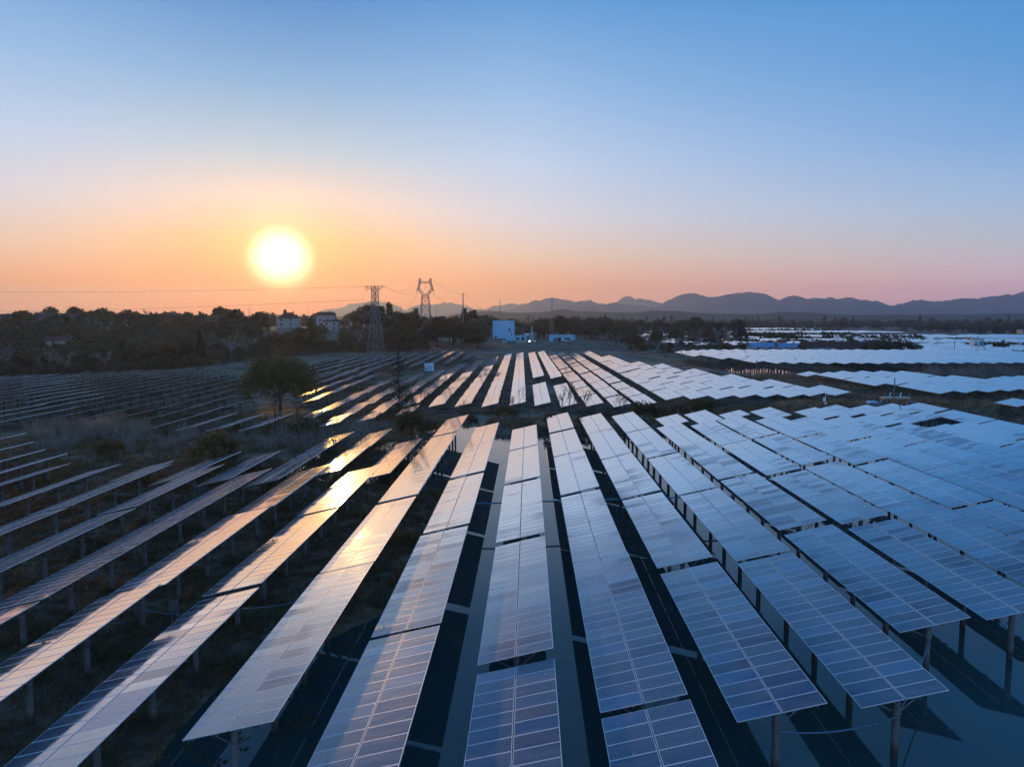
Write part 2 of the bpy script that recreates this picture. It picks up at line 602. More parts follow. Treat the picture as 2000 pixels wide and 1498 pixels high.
# ------------------------------------------------------------------ terrain
_rng = np.random.RandomState(7)
_LAT = _rng.rand(256, 256)


def vnoise(x, y):
    x = np.asarray(x, float)
    y = np.asarray(y, float)
    xi, yi = np.floor(x).astype(int), np.floor(y).astype(int)
    fx, fy = x - xi, y - yi
    fx, fy = fx * fx * (3 - 2 * fx), fy * fy * (3 - 2 * fy)
    a = _LAT[xi % 256, yi % 256]
    b = _LAT[(xi + 1) % 256, yi % 256]
    c = _LAT[xi % 256, (yi + 1) % 256]
    d = _LAT[(xi + 1) % 256, (yi + 1) % 256]
    return (a * (1 - fx) + b * fx) * (1 - fy) + (c * (1 - fx) + d * fx) * fy


def fbm(x, y, o=4):
    s, a, t = 0, 0.5, 0
    for k in range(o):
        s = s + a * vnoise(np.asarray(x) * 2 ** k + 13.7 * k, np.asarray(y) * 2 ** k + 7.3 * k)
        t += a
        a *= 0.5
    return s / t


def sstep(a, b, x):
    t = np.clip((np.asarray(x, float) - a) / (b - a), 0, 1)
    return t * t * (3 - 2 * t)


def shore_y(x):
    """far shore of the pond"""
    x = np.asarray(x, float)
    return 124 + np.clip((x - 22) / 40, 0, 1) * 20 + np.clip((x - 60) / 20, 0, 1) * 3


def height(x, y):
    x = np.asarray(x, float)
    y = np.asarray(y, float)
    n = fbm(x / 14, y / 14, 4) - 0.5
    n2 = fbm(x / 3.5 + 50, y / 3.5, 3) - 0.5
    # level away from the pond
    mid = -1.6 + 2.0 * sstep(22, 48, x) * (1 - sstep(300, 420, y) * 0.6)
    mid = mid + 0.5 * n + 0.12 * n2
    # pond and marsh of the front field
    west = sstep(-6.5, -9.5, x + 2.5 * n + 8.0 * sstep(50, 36, y))                            # 1 on the marshy side
    marsh = 0.26 + 0.8 * n + 0.3 * n2 - 0.22 * sstep(50, 30, y) * sstep(-34, -16, x)
    marsh = np.where(y > 80, marsh * 0.5 - 0.3 * sstep(80, 120, y) - 1.0 * sstep(112, 150, y), marsh)
    pond = -1.1 + 0 * x
    front = pond * (1 - west) + marsh * west
    sy = shore_y(x)
    onbank = sstep(sy - 1.5, sy + 3, y)
    bank = 1.0 + 0.6 * n + 0.8 * sstep(30, 60, x)
    bank = bank * (1 - west) + marsh * west
    beyond = bank * (1 - sstep(sy + 10, sy + 26, y)) + mid * sstep(sy + 10, sy + 26, y)
    h = front * (1 - onbank) + beyond * onbank
    # shore on the shady side of the pond
    ex = sstep(80, 84, x) * sstep(150, 120, y)
    h = h * (1 - ex) + (1.3 + 0.6 * n) * ex
    # embankments and ponds of the plots beyond
    e1 = sstep(60, 74, x - np.clip((170 - y) * 0.28, -40, 40)) * sstep(150, 160, y) * sstep(300, 262, y)
    h = h * (1 - e1) + (1.3 + 0.9 * n + 0.2 * n2) * e1
    e2 = sstep(70, 80, x) * sstep(248, 256, y) * sstep(372, 362, y)
    wet = np.maximum(sstep(76, 80, x) * sstep(110, 102, x), sstep(135, 139, x) * sstep(168, 156, x))
    h = h * (1 - e2) + (-0.3 - 0.9 * wet) * e2
    e3 = sstep(80, 100, x) * sstep(365, 385, y)
    h = h * (1 - e3) + (1.6 + 1.5 * n) * e3
    # wooded hillside on the sunward side, gentle rise elsewhere
    hill = (4 + 12 * sstep(-60, -150, x)) * sstep(300, 450, y) * sstep(-15, -75, x)
    rise = 2.4 * sstep(500, 596, y) * sstep(-80, -50, x) * sstep(90, 70, x) + 1.5 * sstep(455, 505, y) * sstep(60, 40, x) * (1 - sstep(-30, -80, x))
    h = h + hill + rise
    far = sstep(650, 900, y)
    h = h * (1 - far) + (2.5 + 6 * (fbm(x / 160, y / 160, 3) - 0.5)) * far
    return h


def hz(x, y):
    return float(height(x, y))


def ground_z(x, y):
    """what a post stands in: the land or the pond bed"""
    return hz(x, y)


def axis(segs):
    out = []
    for a, b, s in segs:
        out += list(np.arange(a, b, s))
    out.append(segs[-1][1])
    return np.array(out, float)


def build_ground():
    xs = axis([(-9000, -1200, 600), (-1200, -420, 30), (-420, -110, 5), (-110, 100, 1.6), (100, 330, 4), (330, 1200, 30), (1200, 9000, 600)])
    ys = axis([(-1200, -30, 65), (-30, 0, 5), (0, 175, 1.5), (175, 520, 4), (520, 1000, 16), (1000, 2000, 60), (2000, 9500, 500)])
    X, Y = np.meshgrid(xs, ys)
    Z = height(X, Y)
    nx, ny = len(xs), len(ys)
    v = np.stack([X.ravel(), Y.ravel(), Z.ravel()], 1)
    i = np.arange(nx * ny).reshape(ny, nx)
    f = np.stack([i[:-1, :-1].ravel(), i[:-1, 1:].ravel(), i[1:, 1:].ravel(), i[1:, :-1].ravel()], 1)
    me = mesh_np('ground', v, f, [M['ground']])
    me.polygons.foreach_set('use_smooth', [True] * len(me.polygons))
    tag(link('ground', me), 'brown weedy ground between and beneath the solar table rows', kind='structure')


build_ground()


def sheet(name, pts, mat, label):
    b = MB()
    b.poly(pts)
    return tag(b.build(name, mat), label, kind='structure')


sheet('pond_water', [(-75, -30, 0), (96, -30, 0), (96, 153, 0), (62, 153, 0), (24, 133, 0), (-16, 133, 0), (-24, 112, 0), (-75, 62, 0)], M['water'], 'still dark pond water beneath the front solar tables')
sheet('pond_water', [(78, 250, -0.55), (103, 250, -0.55), (108, 372, -0.55), (80, 372, -0.55)], M['water'], 'bright water between the sunward piles of the long plot')
sheet('pond_water', [(137, 250, -0.55), (154, 250, -0.55), (166, 372, -0.55), (148, 372, -0.55)], M['water'], 'bright water between the middle piles of the long plot')


def strip(name, line, width, mat, label, dz=0.06):
    pts = [Vector(p) for p in line]
    fine = []
    for a, b in zip(pts, pts[1:]):
        n = max(2, int((b - a).length / 4))
        fine += [a.lerp(b, k / n) for k in range(n)]
    fine.append(pts[-1])
    b = MB()
    rows = []
    for i, p in enumerate(fine):
        t = (fine[min(i + 1, len(fine) - 1)] - fine[max(i - 1, 0)]).normalized()
        s = Vector((-t.y, t.x)) * width / 2
        l, r = p + s, p - s
        zz = max(hz(l.x, l.y), hz(r.x, r.y), hz(p.x, p.y)) + dz
        rows.append(((l.x, l.y, zz), (r.x, r.y, zz)))
    for (a, c), (d, e) in zip(rows, rows[1:]):
        b.quad(c, e, d, a)
    return tag(b.build(name, mat), label, kind='structure')


strip('gravel_track', [(46, 452), (54, 425), (52, 380), (56, 330), (63, 290), (72, 250), (82, 214), (92, 186), (100, 168)], 5, M['gravel'], 'grey track along the shady edge of the field beyond the bank')
strip('road', [(-75, 516), (-20, 522), (60, 470), (110, 430)], 5, M['gravel'], 'pale road in front of the blue and white tower block')


# ------------------------------------------------------------------ solar tables
PW, PL = 1.96, 0.99                     # panel: across the slope, along the row
PITCH_Y = 1.01
TILT = math.radians(13.4)
WID = 2 * PW + 0.05
_mc = {}


def panel_mesh():
    if 'panel' not in _mc:
        b = MB()
        fr, t = 0.024, 0.036
        x0, x1, y0, y1 = -PW / 2, PW / 2, -PL / 2, PL / 2
        a = [(x0, y0, t), (x1, y0, t), (x1, y1, t), (x0, y1, t)]
        i_ = [(x0 + fr, y0 + fr, t), (x1 - fr, y0 + fr, t), (x1 - fr, y1 - fr, t), (x0 + fr, y1 - fr, t)]
        lo = [(p[0], p[1], 0) for p in a]
        for k in range(4):
            k2 = (k + 1) % 4
            b.quad(a[k], a[k2], i_[k2], i_[k], 1)
            b.quad(lo[k], lo[k2], a[k2], a[k], 1)
        b.quad(*[(p[0], p[1], t - 0.003) for p in i_], 0, [(0, 0), (1, 0), (1, 1), (0, 1)])
        b.quad(lo[3], lo[2], lo[1], lo[0], 2)
        _mc['panel'] = b.mesh('panel', [M['glass'], M['alu'], M['back']])
    return _mc['panel']


def array_mesh(n, variant):
    """all panels of a distant table joined: a frame slab with the glass of every panel set on it"""
    key = ('array', n, variant)
    if key not in _mc:
        rs = np.random.RandomState(n * 31 + variant)
        L = n * PITCH_Y
        b = MB()
        b.box(0, WID, 0, L, -0.085, 0, 1)
        at = [0.0] * 6
        for j in range(n):
            for k in range(2):
                x0 = k * (PW + 0.05) + 0.03
                x1 = x0 + PW - 0.06
                y0, y1 = j * PITCH_Y + 0.03, (j + 1) * PITCH_Y - 0.03
                dz = rs.uniform(0.004, 0.012, 4)
                b.quad((x0, y0, dz[0]), (x1, y0, dz[1]), (x1, y1, dz[2]), (x0, y1, dz[3]), 0, [(0, 0), (1, 0), (1, 1), (0, 1)])
                at.append(rs.rand())
        me = b.mesh('panels', [M['glass'], M['alu']])
        a = me.attributes.new('rnd', 'FLOAT', 'FACE')
        a.data.foreach_set('value', at)
        _mc[key] = me
    return _mc[key]


def post_mesh(r, n):
    key = ('post', r, n)
    if key not in _mc:
        b = MB()
        b.tube((0, 0, 0), (0, 0, 1), r, r, n)
        _mc[key] = b.mesh('post', [M['concrete'] if r > 0.12 else M['thinpost']], smooth=False)
    return _mc[key]


def rafter_mesh():
    if 'rafter' not in _mc:
        b = MB()
        b.box(0.15, WID - 0.15, -0.04, 0.04, -0.20, -0.10)
        _mc['rafter'] = b.mesh('rafter', [M['steel']])
    return _mc['rafter']


def purlin_mesh(n):
    key = ('purlin', n)
    if key not in _mc:
        b = MB()
        b.box(-0.03, 0.03, 0.02, n * PITCH_Y - 0.04, -0.10, -0.037)
        _mc[key] = b.mesh('purlin', [M['steel']])
    return _mc[key]


def brace_mesh():
    if 'brace' not in _mc:
        b = MB()
        b.tube((0, 0, 0), (0, 0, 1), 0.03, 0.03, 5)
        _mc['brace'] = b.mesh('brace', [M['steel']])
    return _mc['brace']


def collar_mesh():
    if 'collar' not in _mc:
        b = MB()
        b.tube((0, 0, -0.06), (0, 0, 0.06), 0.215, 0.215, 10)
        _mc['collar'] = b.mesh('collar', [M['steel']])
    return _mc['collar']


TABLES = []                             # every table of the place, before choosing which ones become single objects


class Table:
    pass


def add_table(field, rowkey, x, y0, n, z, side=0.0):
    t = Table()
    t.field, t.row, t.x, t.y, t.n, t.z, t.side = field, rowkey, x, y0, n, z, side
    rs = random.Random(int(x * 91 + y0 * 17))
    t.dz = rs.uniform(-0.07, 0.07)
    t.tilt = TILT + math.radians(rs.uniform(-0.7, 0.7))
    t.pitch = math.radians(rs.uniform(-0.35, 0.35))
    L = n * PITCH_Y
    if field == 'back' or field == 'mid' and rowkey < 3:      # these tables climb a little away from the bank
        t.pitch += math.radians(1.7 + rs.uniform(-0.5, 0.5))
        t.dz -= L / 2 * math.sin(t.pitch)
    pts = []
    for a in np.linspace(0.02, 0.98, 9):
        for w in (0.1, 0.9):
            p = project((x + w * 3.9, y0 + a * L, z + w * 0.93))
            if p:
                pts.append(p)
    t.inview = sum(-8 < p[0] < IMG_W + 8 and -8 < p[1] < IMG_H + 8 for p in pts)
    t.area = 0.0
    q = [project(c) for c in ((x, y0 + 0.05, z), (x + 3.9, y0 + 0.05, z + 0.93), (x + 3.9, y0 + L, z + 0.93), (x, y0 + L, z))]
    if all(q):
        q = [(min(max(a, 0), IMG_W), min(max(b, 0), IMG_H)) for a, b in q]
        t.area = abs(sum(q[i][0] * q[(i + 1) % 4][1] - q[(i + 1) % 4][0] * q[i][1] for i in range(4))) / 2
    elif t.inview:
        t.area = 50000.0
    if t.inview:
        TABLES.append(t)
    return t


def chain(field, row, x, z, ends, drift=0.0, side=0.0, full=19.6):
    """tables one after another; ends = list of (from, to) stretches, each cut into tables of about 19 panels"""
    for a, b in ends:
        n_t = max(1, round((b - a) / full))
        step = (b - a) / n_t
        for k in range(n_t):
            y = a + k * step
            n = max(2, int((step - 0.25) / PITCH_Y))
            add_table(field, row, x + drift * (y - a), y, n, z, side)


# front field, over the pond: row number -> low edge X, starts of its tables, end
P0 = 6.03
FRONT = {
    -9: (None, [22.5, 42.0, 61.7], 81.0), -8: (None, [22.0, 41.5, 61.5], 80.5), -7: (None, [22.2, 41.8, 61.4], 80.2),
    -6: (None, [22.3, 41.9, 61.5], 80.8), -5: (None, [20.8, 40.4, 60.0], 79.0), -4: (None, [3.7, 23.3, 42.9, 62.2], 81.2),
    -3: (None, [4.0, 23.6, 43.2, 61.7], 81.0), -2: (-14.4, [27.8, 47.3, 66.5, 86.1, 105.5], 124.7),
    -1: (-8.65, [18.0, 37.6, 56.9, 77.1, 96.9], 116.3), 0: (-2.55, [15.0, 34.7, 54.6, 74.5, 94.2], 113.1),
    1: (3.25, [10.7, 30.3, 50.0, 69.7, 89.8, 109.2], 127.8), 2: (9.15, [29.7, 49.0, 68.7, 88.4, 108.4], 127.6),
    3: (15.1, [31.0, 50.5, 70.5, 89.6, 109.4], 128.1), 4: (20.9, [38.9, 58.2, 77.4, 97.0], 116.2),
    5: (26.9, [40.8, 60.1, 79.4, 98.9], 118.2), 6: (33.1, [46.7, 66.3, 85.5, 104.9], 124.4),
    7: (39.4, [46.4, 66.0, 85.6, 104.9], 124.2), 8: (45.7, [43.2, 62.8, 82.3, 102.6], 124.6), 9: (51.6, [59.0, 78.6, 98.3, 112.0], 124.7),
    10: (57.4, [57.5, 77.2, 96.8], 116.2), 11: (63.6, [58.6, 78.2, 97.8], 116.0), 12: (68.8, [63.4, 83.0, 102.9], 118.6), 13: (74.7, [70.0, 89.6, 109.2], 119.6),
}
for i, (x, st, end) in FRONT.items():
    x = -2.6 + P0 * i if x is None else x
    st2 = st + [end]
    for a, b in zip(st2, st2[1:]):
        z = 2.7
        if (i, a) == (0, 15.0):
            z, b = 2.45, b - 0.1
        add_table('front', i, x, a, max(2, int((b - a - 0.25) / PITCH_Y)), z)
for x, a, b in ((22.6, 116.6, 126.0), (28.8, 118.6, 131.4), (35.2, 124.8, 131.8), (42.4, 124.6, 136.8), (51.0, 124.9, 137.0), (56.6, 127.6, 140.0),
                (62.6, 128.9, 141.2), (68.6, 130.9, 142.5), (74.7, 133.4, 144.0), (57.4, 116.5, 127.4), (63.2, 119.2, 128.7), (68.8, 124.2, 130.7), (74.7, 119.9, 133.1)):
    add_table('front_end', round((x - 23.4) / 6.4), x, a, int((b - a - 0.2) / PITCH_Y), 2.75)
for i, st in ((-9, [(61.5, 61.6)]),):
    pass
# low tables behind the sunward end of the front field
for i, x, a, b in ((-3, -20.3, 82.8, 109.0), (-4, -26.6, 84.0, 117.4), (-5, -32.4, 78.9, 115.4), (-6, -38.3, 79.5, 97.4), (-7, -43.8, 79.4, 97.2), (-8, -49.6, 81.3, 89.8)):
    chain('low', i, x, 1.2, [(a, b)], full=19.6)
for i, x, a, b in ((-10, -61.4, 66.0, 87.0), (-11, -66.2, 70.0, 90.0), (-12, -72.0, 76.0, 96.4), (-13, -78.1, 84.0, 103.0)):
    chain('front', i, x, 2.7, [(a, b)])
# field beyond the bank
DR = -0.0098
MID = {
    -7: (-45.7, 134.1, [150.0], 243.0), -6: (-39.4, 131.4, [142.8], 247.0), -5: (-33.9, 136.4, [145.6], 266.0), -4: (-29.2, 163.3, [], 309.0),
    -3: (-23.2, 162.9, [], 333.0), -2: (-17.0, 161.8, [330.0], 358.0), -1: (-10.8, 162.6, [], 405.0), 0: (-4.4, 165.5, [240.6], 410.0),
    1: (1.6, 244.7, [], 420.0), 2: (7.6, 240.9, [], 432.0), 3: (13.5, 162.6, [], 427.0), 4: (19.6, 161.3, [], 419.0), 5: (25.7, 163.0, [], 414.0),
}
for k, (x, a, br, b) in MID.items():
    pts = [a] + br + [b]
    base = a
    for p, q in zip(pts, pts[1:]):
        n_t = max(1, round((q - p) / 19.6))
        step = (q - p) / n_t
        for j in range(n_t):
            y = p + j * step
            add_table('mid', k, x + DR * (y - a), y, max(2, int((step - (2.0 if (k == 0 and y > 218 and y < 235) else 0.25)) / PITCH_Y)), 0.45)
add_table('mid', 1, 1.55, 168.4, 40, 0.45)
add_table('mid', 2, 7.6, 163.7, 44, 0.45)
add_table('mid', -4.4, -28.3, 150.1, 8, 0.0)
MIDR = {6: (31.4, 161.5, 405), 7: (37.2, 162.3, 352), 8: (43.2, 163.0, 299), 9: (49.6, 166.0, 281), 10: (55.6, 167.5, 254), 11: (61.2, 167.2, 228), 12: (67.2, 170.0, 210), 13: (73.4, 171.0, 189)}
for k, (x, a, b) in MIDR.items():
    chain('mid', k, x, 2.1, [(a, b)], drift=-0.006)
# back corner of that field, beyond the service cabinet
for k, x, a, b in ((0, -39.3, 327.8, 434), (1, -33.7, 358, 413), (-1, -45.7, 325, 430), (-2, -51.3, 301, 436), (-3, -57.4, 292, 430), (-4, -63.5, 262, 428),
                   (-5, -69.6, 252, 425), (-6, -75.7, 244, 420), (-7, -81.8, 240, 411), (-8, -87.9, 236, 405), (-9, -94.0, 232, 394), (-10, -100, 300, 345)):
    chain('back', k, x, 0.45, [(a, b)], drift=-0.02)
# field in front of the wooded hillside
LEFT = [(-51.7, 124.5, 143.5), (-57.7, 124.8, 142.5), (-63.4, 124.6, 144.0), (-69.6, 124.5, 166.7), (-76.5, 138.5, 176.2), (-83.0, 137.8, 196), (-89.5, 138.7, 216),
        (-95.6, 138.6, 240), (-101.7, 130, 253), (-107.8, 130, 257), (-113.9, 138, 265), (-120, 146, 267), (-126, 154, 271), (-132, 160, 275), (-138, 168, 272),
        (-144, 176, 268), (-150, 184, 266), (-156, 192, 260), (-162, 200, 255), (-168, 208, 245), (-174, 216, 242), (-180, 224, 238)]
for k, (x, a, b) in enumerate(LEFT):
    chain('left', k, x, 0.45, [(a, b)], drift=-0.015)
for k, (x, a, b) in enumerate(((-54.6, 168.8, 250), (-60.4, 182.0, 266), (-66.6, 200, 268), (-72.6, 214, 262))):
    chain('back', -20 - k, x, 0.45, [(a, b)], drift=-0.02)
# raised plot behind the sluice gate
for k, (x, a, b) in enumerate(((83.3, 213.7, 222.5), (89.2, 183.8, 222.5), (94.6, 164.3, 225), (101.3, 166, 226), (107.4, 167.3, 226), (113.5, 169.4, 226), (119.5, 170, 209),
                               (125.5, 172, 200), (131.5, 178, 205), (137.5, 188, 208), (143.5, 198, 212))):
    chain('gate', k, x, 3.4, [(a, b)])
for k, (x, a, b) in enumerate(((98.1, 143.6, 151.0), (104.1, 145.5, 152.5))):
    chain('pair', k, x, 2.9, [(a, b)])
# long plot standing in water on tall piles
for k in range(27):
    x = 70.9 + 6.05 * k
    a = (305, 283, 262)[k] if k < 3 else 256 + max(0, k - 8) * 0.35
    b = (346, 350, 355)[k] if k < 3 else 362
    chain('long', k, x, 4.6, [(a, b)])


def tilt_frame(t):
    return Matrix.Rotation(-t.tilt, 3, 'Y') @ Matrix.Rotation(t.pitch, 3, 'X')


def table_label(t, idx):
    o = ordinal(idx)
    tone = 'blue grey' if t.x > 14 else 'violet grey' if t.x > -6 else 'gold-lit'
    i = t.row
    if t.field == 'front':
        if i == 0:
            return f'{tone} solar table, {o} from the front in the central row over the pond'
        if i < 0:
            return f'{tone} solar table, {o} from the front, {ordinal(-i)} row sunward of the central row'
        return f'{tone} solar table, {o} from the front, {ordinal(i)} row shadeward of the central row'
    if t.field == 'front_end':
        return f'short solar table on the far pond edge, {ordinal(idx)} counting from bank bushes to sluice gate'
    if t.field == 'low':
        return f'low solar table on thin posts behind the {ordinal(-i)} sunward front row, {o} from front'
    if t.field == 'mid':
        if i == 1 or i == 2:
            s = 'sunward' if i == 1 else 'shadeward'
            return f'solar table beyond the bank, {o} from the front in the {s} gapped row'
        if i < 1:
            if i == -4.4:
                return 'small low solar table by the bare cone tree, lowest beyond the bank'
            return f'solar table beyond the bank, {o} from front, {ordinal(int(1 - i))} row sunward of gapped rows'
        return f'solar table beyond the bank, {o} from front, {ordinal(int(i - 2))} row shadeward of gapped rows'
    if t.field == 'back':
        if i <= -20:
            return f'narrow solar table beside the round evergreen, {o} from front, {ordinal(-int(i) - 19)} row from bank'
        return f'solar table in the back corner by pylons, {o} from front, {ordinal(int(2 - i))} row from road'
    if t.field == 'left':
        return f'thin-edged solar table before the wooded hillside, {o} from front, {ordinal(int(i) + 1)} row from bank'
    if t.field == 'gate':
        return f'solar table in the plot behind the sluice gate, {o} from front, {ordinal(int(i) + 1)} row sunward first'
    if t.field == 'pair':
        return f'{"first" if i == 0 else "second"} solar table of the small pair beyond the pond wall'
    return f'solar table in the long plot on tall piles, {o} from front, {ordinal(int(i) + 1)} row sunward first'


GROUPS = dict(front='solar tables over the pond', front_end='short solar tables at the far pond edge', low='low solar tables behind the marsh',
              mid='solar tables beyond the bank', back='solar tables in the back corner', left='solar tables before the wooded hillside',
              gate='solar tables behind the sluice gate', pair='pair of solar tables beyond the pond wall', long='solar tables on tall piles')


def build_table(t, idx):
    rs = random.Random(int(t.x * 57 + t.y * 131))
    L = t.n * PITCH_Y
    zt = t.z + t.dz
    xc = math.cos(t.tilt) * WID / 2
    gz = ground_z(t.x + xc, t.y + L / 2)
    base = max(gz, 0.0) if t.field in ('front', 'front_end') else gz
    root = empty('solar_table', (t.x, t.y, base))
    tag(root, table_label(t, idx), 'solar table', GROUPS[t.field])
    fr = tilt_frame(t)
    h = zt - base
    near = t.y < 62 and t.field == 'front'
    erot = fr.to_euler()

    def fp(x, y, z=0.0):
        v = fr @ Vector((x, y, z))
        return (v.x, v.y, v.z + h)
    if near:
        pm = panel_mesh()
        for j in range(t.n):
            for k in range(2):
                jr = Matrix.Rotation(math.radians(rs.gauss(0, 0.12)), 3, 'Y') @ Matrix.Rotation(math.radians(rs.gauss(0, 0.18)), 3, 'X')
                link('panel', pm, root, fp(PW / 2 + k * (PW + 0.05), (j + 0.5) * PITCH_Y), (fr @ jr).to_euler())
        for x in (0.42, 1.50, 2.45, 3.55):
            link('purlin', purlin_mesh(t.n), root, fp(x, 0), erot)
    else:
        a = link('panels', array_mesh(t.n, rs.randrange(5)), root, (0, 0, h), erot)
        a['kind'] = 'stuff'
    ys = [0.7 + 4.6 * k for k in range(int((L - 1.2) / 4.6) + 1)]
    thick = t.field in ('front', 'front_end')
    r = 0.165 if thick else 0.10
    for y in ys:
        wx, wy = t.x + xc, t.y + y
        g0 = ground_z(wx, wy) - 0.4
        topz = fp(WID / 2, y, -0.2)[2]
        zz = g0 - base
        link('post', post_mesh(r, 10 if near else 6), root, (xc, y, zz), (0, 0, 0), (1, 1, topz - zz))
        if thick and t.y < 90:
            link('rafter', rafter_mesh(), root, fp(0, y), erot)
        if near:
            link('collar', collar_mesh(), root, (xc, y, topz - 0.75))
            for sx in (0.7, WID - 0.7):
                p0 = Vector((xc + (0.17 if sx > 1 else -0.17), y, topz - 0.75))
                p1 = Vector(fp(sx, y, -0.16))
                d = p1 - p0
                link('brace', brace_mesh(), root, p0, d.to_track_quat('Z', 'Y').to_euler(), (1, 1, d.length))


def build_tables():
    order = sorted(TABLES, key=lambda t: -t.area)
    single = set(id(t) for t in order[:298])
    rows = {}
    for t in TABLES:
        rows.setdefault((t.field, t.row) if t.field != 'front_end' else ('front_end', 0), []).append(t)
    for key, ts in rows.items():
        ts.sort(key=lambda t: (t.y if key[0] != 'front_end' else t.x * 10 + t.y * 0.01))
        for idx, t in enumerate(ts):
            if id(t) in single:
                build_table(t, idx + 1)
    rest = [(t.x, t.y, t.n * PITCH_Y, t.z + t.dz, t.tilt, t.pitch, ground_z(t.x + 2, t.y)) for t in TABLES if id(t) not in single]
    # wide plots far behind, on the shady side
    rs = random.Random(5)

    def plot(x0, x1, y0, y1, z, skew=0.0, skip=0.0, gaps=()):
        x = x0
        while x < x1:
            y = y0 + rs.uniform(-3, 3) + skew * (x - x0)
            ye = y1 + rs.uniform(-4, 4) + skew * (x - x0)
            while y < ye:
                ok = not any(a < y + 10 < b for a, b in gaps) and rs.random() > skip
                p = project((x, y, z))
                if ok and p and -30 < p[0] < IMG_W + 60:
                    rest.append((x, y, 19.2, z + rs.uniform(-0.25, 0.25), TILT + math.radians(rs.uniform(-1.5, 1.5)), math.radians(rs.uniform(-0.6, 0.6)), z - 4))
                y += 19.6
            x += 6.05
    plot(95, 330, 455, 780, 4.2, 0.0, 0.13, ((512, 546), (592, 634), (676, 722)))
    plot(150, 420, 800, 1180, 6.0, 0.0, 0.12, ((905, 985),))
    plot(205, 330, 376, 440, 4.0, 0.0, 0.12)
    plot(255, 520, 480, 690, 5.2, 0.06, 0.13, ((552, 596),))
    V, Fc, mi, at = [], [], [], []
    for (x, y, L, z, tl, pt, g0) in rest:
        fr = Matrix.Rotation(-tl, 3, 'Y') @ Matrix.Rotation(pt, 3, 'X')
        i = len(V)
        for zz in (-0.05, 0.0):
            for (a, b) in ((0, 0), (WID, 0), (WID, L), (0, L)):
                v = fr @ Vector((a, b, zz))
                V.append((v.x + x, v.y + y, v.z + z))
        for f in ((0, 3, 2, 1), (0, 1, 5, 4), (1, 2, 6, 5), (2, 3, 7, 6), (3, 0, 4, 7)):
            Fc.append([i + k for k in f])
            mi.append(1)
            at.append(0)
        nseg = 4
        for s in range(nseg):
            for k in range(2):
                j = len(V)
                y0, y1 = L * s / nseg + 0.05, L * (s + 1) / nseg - 0.05
                xa = k * (WID / 2) + 0.04
                xb = (k + 1) * (WID / 2) - 0.04
                for (a, b) in ((xa, y0), (xb, y0), (xb, y1), (xa, y1)):
                    v = fr @ Vector((a, b, 0.01 + rs.uniform(0, 0.02)))
                    V.append((v.x + x, v.y + y, v.z + z))
                Fc.append([j, j + 1, j + 2, j + 3])
                mi.append(0)
                at.append(rs.random())
        for yy in np.arange(0.7, L, 4.6):
            cx, cy = x + 1.95, y + yy
            q = 0.11
            j = len(V)
            for zz in (g0 - 0.4, z + 0.4):
                for (a, b) in ((-q, -q), (q, -q), (q, q), (-q, q)):
                    V.append((cx + a, cy + b, zz))
            for f in ((0, 1, 5, 4), (1, 2, 6, 5), (2, 3, 7, 6), (3, 0, 4, 7)):
                Fc.append([j + k for k in f])
                mi.append(2)
                at.append(0)
    me = mesh_np('distant_solar_tables', V, Fc, [M['glass'], M['alu'], M['thinpost']], mi, at)
    tag(link('distant_solar_tables', me), 'countless distant solar tables in pale bands towards the far woods', kind='stuff')


build_tables()

# pipes and cables that cross from row to row
b = MB()
pts = [(-9, 67.8, 2.25), (-2, 68.4, 2.3), (4, 69.4, 2.3), (10, 70.2, 2.3), (16, 71.0, 2.3), (22, 71.6, 2.3)]
b.path(pts, 0.085, 6)
tag(b.build('cable_pipe', M['cable']), 'blue cable pipe crossing straight between the middle solar rows', 'pipe')


def sag(a, b, drop, n=14):
    a, b = Vector(a), Vector(b)
    return [tuple(a.lerp(b, k / n) - Vector((0, 0, drop * 4 * (k / n) * (1 - k / n)))) for k in range(n + 1)]


for p, q, lab in (((11.1, 30.3, 2.0), (17.0, 31.6, 2.0), 'black cable sagging between the two nearest blue tables'),
                  ((17.1, 31.7, 2.0), (22.9, 39.5, 2.0), 'black cable sagging towards the third blue table end'),
                  ((-18.4, 43.8, 1.7), (-12.4, 47.9, 1.7), 'pale cable sagging between gold-lit tables over the marsh'),
                  ((-24.6, 43.4, 1.7), (-18.6, 43.8, 1.7), 'pale cable sagging past the grey combiner box')):
    b = MB()
    b.path(sag(p, q, 0.35), 0.035, 4)
    tag(b.build('cable', M['cable']), lab, 'cable')


# ------------------------------------------------------------------ plants
def leaf_quads(rs, centers, per, spread, size):
    c = np.repeat(centers, per, 0) + rs.normal(0, spread, (len(centers) * per, 3))
    n = len(c)
    u = rs.normal(0, 1, (n, 3))
    u /= np.linalg.norm(u, axis=1, keepdims=True)
    w = rs.normal(0, 1, (n, 3))
    v = np.cross(u, w)
    v /= np.linalg.norm(v, axis=1, keepdims=True)
    s = size * rs.uniform(0.6, 1.3, (n, 1))
    u, v = u * s * 0.6, v * s * 0.45
    V = np.stack([c - u, c - v, c + u, c + v], 1).reshape(-1, 3)
    Fq = np.arange(n * 4).reshape(-1, 4)
    return V, Fq


def crown_round(seed, rx, rz, zc, clumps, per, size, lumpy=0.35):
    rs = np.random.RandomState(seed)
    d = rs.normal(0, 1, (clumps, 3))
    d /= np.linalg.norm(d, axis=1, keepdims=True)
    d[:, 2] = np.where(d[:, 2] < -0.45, -d[:, 2] * 0.5, d[:, 2])
    lob = rs.normal(0, 1, (7, 3))
    lob /= np.linalg.norm(lob, axis=1, keepdims=True)
    bulge = np.max(d @ lob.T, 1)
    r = (0.62 + lumpy * bulge) * rs.uniform(0.35, 1.0, clumps) ** 0.4
    c = d * r[:, None] * np.array([rx, rx, rz]) + np.array([0, 0, zc])
    return leaf_quads(rs, c, per, rx * 0.10, size)


